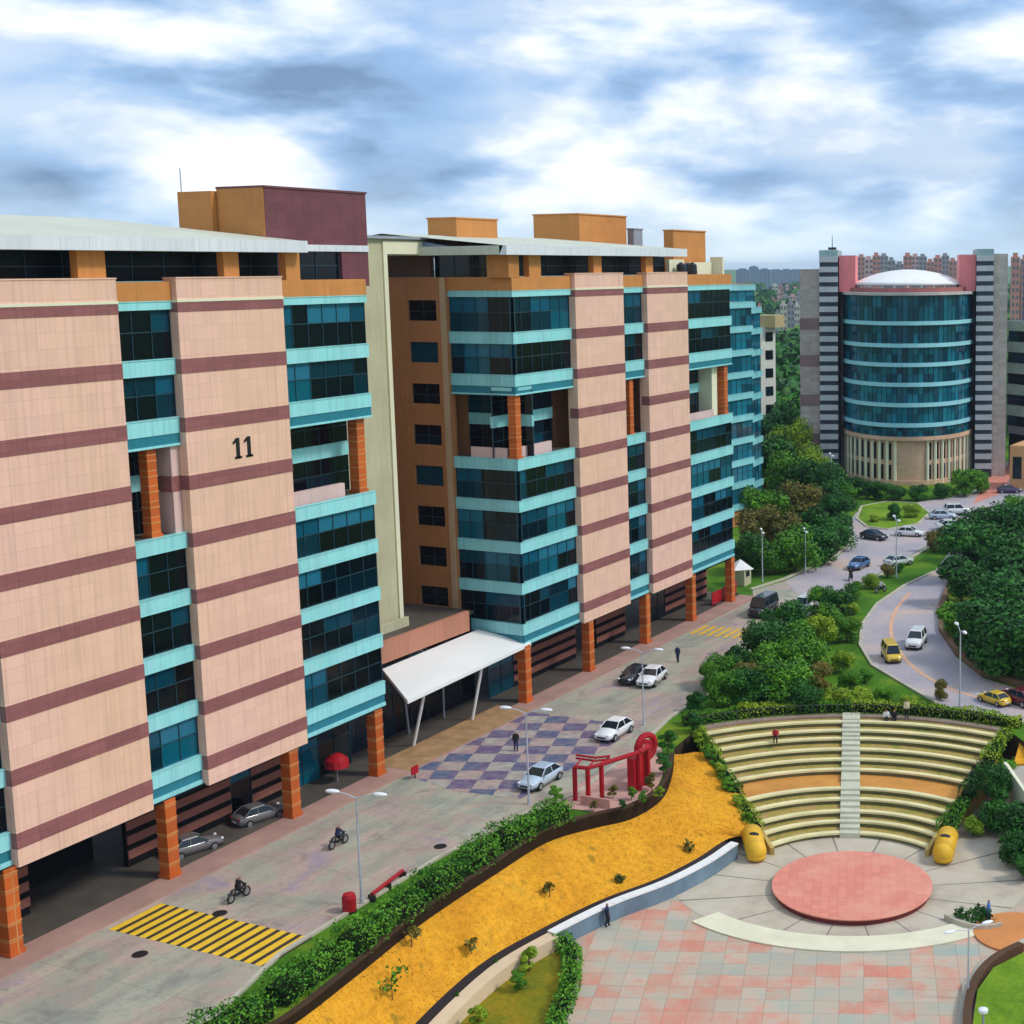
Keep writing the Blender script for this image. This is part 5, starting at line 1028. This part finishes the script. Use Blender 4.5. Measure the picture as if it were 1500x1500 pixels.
# ------------------------------------------------------------------ vehicles
def paint(name, c): return bpy.data.materials.get(name) or flat(name, c, .25, .0, .5, .8)
def car(P, rz, mat, label, kind='sedan', group='cars on the street', s_=1., name='car'):
    r_ = thing(name, label, 'car', (P[0], P[1], P[2] if len(P) > 2 else 0.01), 0, group); q = Vector((0, 0, 0)); r_.location = (0, 0, 0)
    st_ = {'sedan': [(-2.15, .62, .35, .72), (-2.05, .78, .28, .90), (-1.5, .86, .22, .98), (-.2, .88, .2, .95), (.9, .87, .2, .94), (1.6, .84, .22, .84), (2.05, .74, .28, .70), (2.17, .55, .36, .60)],
          'suv': [(-2.1, .7, .4, .9), (-2.05, .82, .32, 1.08), (-1.4, .88, .28, 1.1), (0, .9, .28, 1.08), (.9, .9, .28, 1.06), (1.6, .87, .3, .98), (2.1, .78, .34, .85), (2.16, .62, .4, .7)]}['suv' if kind in ('suv', 'van') else 'sedan']
    mb = MB(); k0 = 0
    for x, w, zb_, zt in st_:
        zm = (zb_+zt)/2
        for y, z in ((-w*.92, zb_), (-w, zm), (-w*.97, zt-.1), (-w*.85, zt), (0, zt+.03), (w*.85, zt), (w*.97, zt-.1), (w, zm), (w*.92, zb_)): mb.v.append((x, y, z))
    for i in range(len(st_)-1):
        for j in range(9): mb.f.append((i*9+j, i*9+(j+1) % 9, (i+1)*9+(j+1) % 9, (i+1)*9+j)); mb.m.append(0)
    mb.f.append(tuple(range(9))); mb.f.append(tuple((len(st_)-1)*9+j for j in range(8, -1, -1))); mb.m += [0, 0]
    body = fixn(mb.build('body', mat, r_)); body.data.polygons.foreach_set('use_smooth', [True]*len(body.data.polygons)); 
    zt = .93 if kind == 'sedan' else 1.07; hh_ = {'sedan': 1.42, 'suv': 1.72, 'van': 1.95}[kind]; b0, b1, t0, t1 = {'sedan': (-1.75, 1.0, -1.05, .25), 'suv': (-2.0, 1.05, -1.8, .4), 'van': (-2.05, 1.5, -1.95, 1.1)}[kind]
    fixn(MB().hexa([(b0, -.8, zt-.03), (b1, -.8, zt-.03), (b1, .8, zt-.03), (b0, .8, zt-.03), (t0, -.62, hh_-.05), (t1, -.62, hh_-.05), (t1, .62, hh_-.05), (t0, .62, hh_-.05)]).build('window', CGLASS, r_))
    m2 = MB(); m2.hexa([(t0-.03, -.64, hh_-.06), (t1+.03, -.64, hh_-.06), (t1+.03, .64, hh_-.06), (t0-.03, .64, hh_-.06), (t0+.08, -.56, hh_+.03), (t1-.1, -.56, hh_+.03), (t1-.1, .56, hh_+.03), (t0+.08, .56, hh_+.03)])
    mid = (b0+b1)/2-.1
    for sy in (-1, 1):
        for (xa, xb) in ((b0, t0), (mid, mid), (b1, t1)): m2.tube((xa, sy*.805, zt-.02), (xb, sy*.63, hh_-.04), .045, n=6)
    fixn(m2.build('roof', mat, r_, bevel=.03))
    for sx in (-1.32, 1.3):
        for sy in (-1, 1):
            w_ = MB(); w_.tube((sx, sy*.68, .32), (sx, sy*.9, .32), .32, .32, 18); w_ = w_.build('wheel', TYRE, r_); MB().tube((sx, sy*.88, .32), (sx, sy*.915, .32), .2, .2, 12).build('rim', RIM, w_)
    for sy in (-1, 1):
        MB().ball((2.05, sy*.58, .68), .12, .17, .09, 8).build('headlight', LAMPW, r_); MB().ball((-2.08, sy*.62, .82), .07, .15, .1, 8).build('tail_light', REDBR, r_)
        MB().ball((.75, sy*.95, zt+.02), .09, .1, .07, 8).build('mirror', mat, r_)
    tb_ = MB(); tb_.box(-2.0, 2.02, -.8, .8, .2, .34); tb_.build('sill', BLACK, r_, bevel=.03)
    MB().box(2.12, 2.2, -.42, .42, .42, .56).build('grille', BLACK, r_); MB().box(-2.2, -2.12, -.26, .26, .5, .62).build('number_plate', LAMPW, r_)
    r_.location = (P[0], P[1], .02); r_.rotation_euler = (0, 0, rz); r_.scale = (s_, s_, s_); return r_
Wp, Sp, Bp, Dp = paint('white_car_paint', (.82, .83, .84)), paint('pale_blue_paint', (.50, .60, .72)), paint('blue_car_paint', (.04, .13, .32)), paint('dark_car_paint', (.012, .016, .028))
Mp, Yp = paint('maroon_car_paint', (.14, .01, .025)), paint('yellow_car_paint', (.75, .5, .03))
rd = R(-90)
car(gz(792, 1148), rd, Sp, 'pale blue hatchback at the near edge of the checkered paving')
car(gz(900, 1078), rd, Wp, 'white car driving off the checkered paving above the red gate')
car(gz(955, 1000), R(-82), Wp, 'white car further up the street level with the second block', s_=1.05)
car(gz(930, 997), rd, Dp, 'dark car half hidden at the near side of a white car')
car(gz(1178, 895), R(-92), Wp, 'white car on the far street right of the black van', 'suv')
car(gz(1118, 900), R(-90), paint('black_van_paint', (.015, .01, .012)), 'black van with a grey roof at the far crossing', 'van', s_=1.15)
car(gz(1258, 832), R(-95), Bp, 'blue car coming down the street from the junction')
car(gz(1280, 790), R(-15), Dp, 'dark blue car crossing the junction', group='cars at the junction')
car(gz(1332, 785), R(8), Wp, 'white car on the junction below the roundabout lawn', group='cars at the junction')
car(gz(1316, 828), R(60), paint('silver_paint', (.55, .62, .62)), 'silver car beside the median, above the bushes', group='cars at the junction')
car(gz(1402, 753), R(30), Wp, 'white suv farthest up the road near the forecourt', 'suv', 'cars at the junction')
car(gz(1392, 775), R(30), Wp, 'white car next to the grove, below the white suv', 'sedan', 'cars at the junction', 1.05)
car(gz(1380, 760), R(25), Sp, 'pale car between the two white cars near the forecourt', group='cars at the junction')
car(gz(1478, 722), R(20), paint('purple_paint', (.05, .03, .1)), 'dark purple car parked on the salmon forecourt', group='cars at the forecourt'); car(gz(1494, 712), R(20), Wp, 'white car parked on the salmon forecourt', group='cars at the forecourt'); 
car(gz(1342, 946), R(-82), Wp, 'white car alone on the curved road', 'suv', group='cars on the curved road')
car(gz(1305, 966), R(-60), Yp, 'yellow taxi van at the left side of the curved road', 'van', group='cars on the curved road', s_=.9)
car(gz(1492, 1030), R(150), Mp, 'maroon car cut by the right edge on the curved road', group='cars on the curved road')
car(gz(1456, 1030), R(150), Yp, 'small yellow car behind the shrubs above the amphitheatre', group='cars on the curved road', s_=.8)
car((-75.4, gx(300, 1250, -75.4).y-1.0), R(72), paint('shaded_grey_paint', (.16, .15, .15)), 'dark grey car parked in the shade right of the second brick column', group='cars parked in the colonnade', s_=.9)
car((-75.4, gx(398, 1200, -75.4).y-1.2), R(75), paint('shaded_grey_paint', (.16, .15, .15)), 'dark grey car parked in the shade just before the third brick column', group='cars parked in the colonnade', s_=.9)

for c_ in (): pass
# ------------------------------------------------------------------ people and motorbikes
def skin_mesh(name, pts, edges, rad, mats, zfun):
    me = bpy.data.meshes.new(name); me.from_pydata(pts, edges, []); o = bpy.data.objects.new(name, me); COL.objects.link(o)
    s_ = o.modifiers.new('s', 'SKIN'); sd = me.skin_vertices[0].data
    for i, r_ in enumerate(rad): sd[i].radius = (r_, r_)
    sd[0].use_root = True; ss = o.modifiers.new('u', 'SUBSURF'); ss.levels = 1
    dg = bpy.context.evaluated_depsgraph_get(); m2 = bpy.data.meshes.new_from_object(o.evaluated_get(dg)); bpy.data.objects.remove(o); m2.name = name
    m2.materials.clear()
    for m in mats: m2.materials.append(m)
    for p in m2.polygons: p.material_index = zfun(p.center); p.use_smooth = True
    return m2
SKIN = flat('skin', (.28, .14, .08), .6); HAIR = flat('hair', (.01, .008, .007), .6)
def person(P, rz, pose, shirt, trouser, label, z=0., group=None):
    sh = bpy.data.materials.get('cloth_'+shirt[0]) or flat('cloth_'+shirt[0], shirt[1], .9); tr = bpy.data.materials.get('cloth_'+trouser[0]) or flat('cloth_'+trouser[0], trouser[1], .9)
    if pose == 'stand':
        pts = [(0, 0, .95), (0, 0, 1.15), (0, 0, 1.38), (0, 0, 1.52), (0.02, 0, 1.64), (0, .1, .88), (.12, .11, .5), (.05, .11, .08), (.2, .11, .04), (0, -.1, .88), (-.02, -.11, .5), (-.15, -.11, .08), (0, -.11, .04), (0, .19, 1.38), (-.06, .23, 1.1), (.05, .23, .86), (0, -.19, 1.38), (.08, -.23, 1.1), (.17, -.23, .88)]
        hip = .9; kz = .06
    elif pose == 'sit':
        pts = [(0, 0, .5), (0, 0, .72), (.03, 0, .95), (.05, 0, 1.08), (.08, 0, 1.2), (.05, .1, .48), (.42, .12, .5), (.42, .12, .08), (.55, .12, .04), (.05, -.1, .48), (.42, -.12, .5), (.42, -.12, .08), (.55, -.12, .04), (.03, .2, .95), (.1, .25, .7), (.32, .16, .58), (.03, -.2, .95), (.1, -.25, .7), (.32, -.16, .58)]
        hip = .56; kz = .06
    else:  # ride
        pts = [(-.1, 0, .82), (-.03, 0, 1.02), (.08, 0, 1.24), (.12, 0, 1.36), (.16, 0, 1.48), (-.05, .12, .8), (.3, .18, .7), (.12, .18, .36), (.26, .18, .3), (-.05, -.12, .8), (.3, -.18, .7), (.12, -.18, .36), (.26, -.18, .3), (.06, .2, 1.24), (.22, .28, 1.02), (.5, .26, 1.0), (.06, -.2, 1.24), (.22, -.28, 1.02), (.5, -.26, 1.0)]
        hip = .84; kz = .3
    E_ = [(0, 1), (1, 2), (2, 3), (3, 4), (0, 5), (5, 6), (6, 7), (7, 8), (0, 9), (9, 10), (10, 11), (11, 12), (2, 13), (13, 14), (14, 15), (2, 16), (16, 17), (17, 18)]
    rd_ = [.17, .16, .18, .07, .13, .12, .085, .065, .06, .12, .085, .065, .06, .085, .06, .045, .085, .06, .045]
    top = pts[4][2]
    def zf(c):
        if c.z > top+.03: return 3
        if c.z > pts[3][2]-.02: return 2
        if abs(c.y) > .2 and c.z < pts[14][2]-.03 and c.z > .3 and pose != 'x': return 2 if (Vector((c.x, abs(c.y), c.z))-Vector((pts[15][0], abs(pts[15][1]), pts[15][2]))).length < .18 else (0 if c.z > hip-.05 else 1)
        if c.z > hip+.03: return 0
        return 1 if c.z > kz else 4
    me = skin_mesh('body', pts, E_, rd_, [sh, tr, SKIN, HAIR, BLACK], zf)
    o = bpy.data.objects.new('person', me); COL.objects.link(o); o.location = (P[0], P[1], z); o.rotation_euler = (0, 0, rz); return tag(o, label, 'person', group)
def motorbike(P, rz, mat, label, group='motorbikes on the street'):
    r_ = thing('motorbike', label, 'motorbike', (0, 0, 0), 0, group)
    for x in (-.62, .66):
        w_ = MB(); k = 20
        w_.path([(x+.27*math.cos(2*PI*i/k), 0, .3+.27*math.sin(2*PI*i/k)) for i in range(k+1)], .055, 6); w_ = w_.build('wheel', TYRE, r_); MB().tube((x, -.05, .3), (x, .05, .3), .17, .17, 12).build('rim', RIM, w_)
    m_ = MB(); m_.ball((-.05, 0, .48), .34, .15, .2, 10); m_.tube((-.62, 0, .3), (.1, 0, .45), .04); m_.tube((.66, 0, .3), (.42, 0, .98), .035); m_.ball((.52, 0, .8), .12, .12, .14, 8); m_.build('frame', BLACK, r_)
    m_ = MB(); m_.ball((.15, 0, .74), .26, .15, .13, 10); m_.ball((-.65, 0, .66), .25, .1, .06, 8); m_.ball((.66, 0, .58), .26, .09, .05, 8); m_.build('bodywork', mat, r_)
    m_ = MB(); m_.ball((-.3, 0, .77), .36, .14, .07, 10); m_.build('seat', BLACK, r_); MB().tube((.42, -.33, 1.0), (.42, .33, 1.0), .02).build('handlebar', RIM, r_); MB().ball((.62, 0, .84), .08, .09, .09, 8).build('headlight', LAMPW, r_)
    r_.location = (P[0], P[1], .01); r_.rotation_euler = (0, 0, rz); return r_
NV, BK, WH, RDc = ('navy', (.02, .03, .09)), ('black', (.012, .012, .014)), ('white', (.7, .7, .7)), ('red', (.45, .02, .02)); BLs = ('blue', (.08, .2, .5)); TN = ('tan', (.35, .25, .15))
for (x, y), lm, lr, s_, rz in (((350, 1318), 'motorbike nearest the yellow striped crossing', 'rider in dark clothes on the motorbike next to the yellow crossing', BK, R(88)), ((496, 1240), 'motorbike riding up the street left of the tall lamp post', 'rider in grey on the motorbike left of the tall lamp post', NV, R(88)), ((1246, 850), 'motorbike on the far street near the blue car', 'rider on the motorbike near the blue car', BK, R(95)), ((1290, 868), 'dark motorbike by the median bushes', 'rider in white on the motorbike by the median bushes', WH, R(60))):
    p = gz(x, y); motorbike(p, rz, Dp, lm); person(p, rz, 'ride', s_, BK, lr, group='motorbike riders')
person(gz(756, 1100), R(-60), 'stand', BK, NV, 'person in black standing on the checkered paving near the lamp post')
person(gz(993, 970), R(-90), 'stand', NV, NV, 'person in navy walking on the street beyond the white cars')
person(gz(890, 1357, -4.5), R(30), 'stand', NV, BK, 'person in dark clothes standing against the blue grey plaza wall', z=-4.5)
person(gz(1448, 1352, -4.5), R(190), 'stand', BLs, NV, 'person in a blue shirt standing by the crescent planter', z=-4.5)
person(loc(-6.5, 20.3, 0), R(-70), 'sit', RDc, BK, 'person in dark red sitting high on the left rows', z=-.95, group='people sitting on the rows')
person(loc(10.3, 15.3, 0), R(-120), 'sit', BK, NV, 'person in black sitting on the right end of the middle rows', z=-2.1, group='people sitting on the rows')
person(loc(10.95, 15.5, 0), R(-120), 'sit', ('plum', (.2, .02, .08)), BK, 'person in plum sitting beside a companion at the right end of the rows', z=-2.1, group='people sitting on the rows')
for b_, s_, l in ((3.1, WH, 'person in white sitting at the top rail right of the aisle'), (3.8, BK, 'person in black sitting next to the one in white on the top row'), (4.9, ('cream', (.6, .55, .35)), 'person in cream standing at the top rail right of the aisle')):
    person(loc(b_, 24.0, 0), R(-70), 'sit' if b_ < 4.5 else 'stand', s_, BK, l, z=-.42 if b_ < 4.5 else .02, group='people at the top rail')

# ------------------------------------------------------------------ world, sun
SUN_EL, SUN_DIR = 46, Vector((.96, .28, 0))
w = bpy.data.worlds.new('World'); sc.world = w; w.use_nodes = True; nt = w.node_tree; nt.nodes.clear()
out = N(nt, 'ShaderNodeOutputWorld'); bg = N(nt, 'ShaderNodeBackground'); nt.links.new(bg.outputs[0], out.inputs[0])
sky = N(nt, 'ShaderNodeTexSky', sky_type='NISHITA'); sky.sun_disc = False; sky.sun_elevation = R(SUN_EL); sky.sun_rotation = math.atan2(SUN_DIR.x, SUN_DIR.y)
SKX = 2.1
tc = N(nt, 'ShaderNodeTexCoord'); mp = N(nt, 'ShaderNodeMapping'); mp.inputs['Scale'].default_value = (1, 1, 2.3); mp.inputs['Location'].default_value = (.35, .2, .1); nt.links.new(tc.outputs['Generated'], mp.inputs[0])
n1 = noise(nt, mp.outputs[0], 4.6, 6, .55, .3)
mp2 = N(nt, 'ShaderNodeMapping'); mp2.inputs['Scale'].default_value = (1, 1, 2.9); mp2.inputs['Location'].default_value = (SKX, .7, .9); nt.links.new(tc.outputs['Generated'], mp2.inputs[0])
n2 = noise(nt, mp2.outputs[0], 6.6, 6, .5, .12)
cloud = ramp(nt, n2, [(.34, (1.9, 3.0, 4.7)), (.43, (3.2, 4.9, 7.4)), (.50, (5.8, 7.1, 8.8)), (.56, (8.4, 9.0, 9.3)), (.66, (10.2, 10.2, 10.1))])
mask = ramp(nt, n1, [(.40, (.35, .35, .35)), (.50, (1, 1, 1))])
c = mixc(nt, mask, mixc(nt, .45, sky.outputs[0], (2.6, 5.2, 10.5)), cloud)
sp = N(nt, 'ShaderNodeSeparateXYZ'); nt.links.new(tc.outputs['Generated'], sp.inputs[0])
hz = ramp(nt, sp.outputs[2], [(0, (.75, .75, .75)), (.025, (.45, .45, .45)), (.06, (.0, .0, .0))])
c = mixc(nt, hz, c, (6.9, 8.6, 9.6))
nt.links.new(c, bg.inputs[0]); bg.inputs[1].default_value = .088
sd = bpy.data.lights.new('sun', 'SUN'); sd.energy = 1.5; sd.angle = R(10); sd.color = (1, .95, .86); so = bpy.data.objects.new('sun', sd); COL.objects.link(so)
dv = Vector((SUN_DIR.x*math.cos(R(SUN_EL)), SUN_DIR.y*math.cos(R(SUN_EL)), math.sin(R(SUN_EL)))); so.rotation_euler = dv.to_track_quat('Z', 'Y').to_euler(); so.location = (40, -20, 90)
HAZE = True
if HAZE:
    mb = MB(); mb.box(-6200, 5200, -3100, 9200, -7, 75); m, nt, b = newmat('air'); nt.nodes.clear(); o_ = N(nt, 'ShaderNodeOutputMaterial'); v = N(nt, 'ShaderNodeVolumePrincipled'); v.inputs['Color'].default_value = (.62, .78, 1, 1); v.inputs['Density'].default_value = .00009
    nt.links.new(v.outputs[0], o_.inputs['Volume']); tag(fixn(mb.build('haze', m)), kind='stuff')
sc.view_settings.view_transform = 'Standard'; sc.view_settings.look = 'None'; sc.view_settings.exposure = .42; sc.view_settings.gamma = 1
sc.cycles.max_bounces = 6
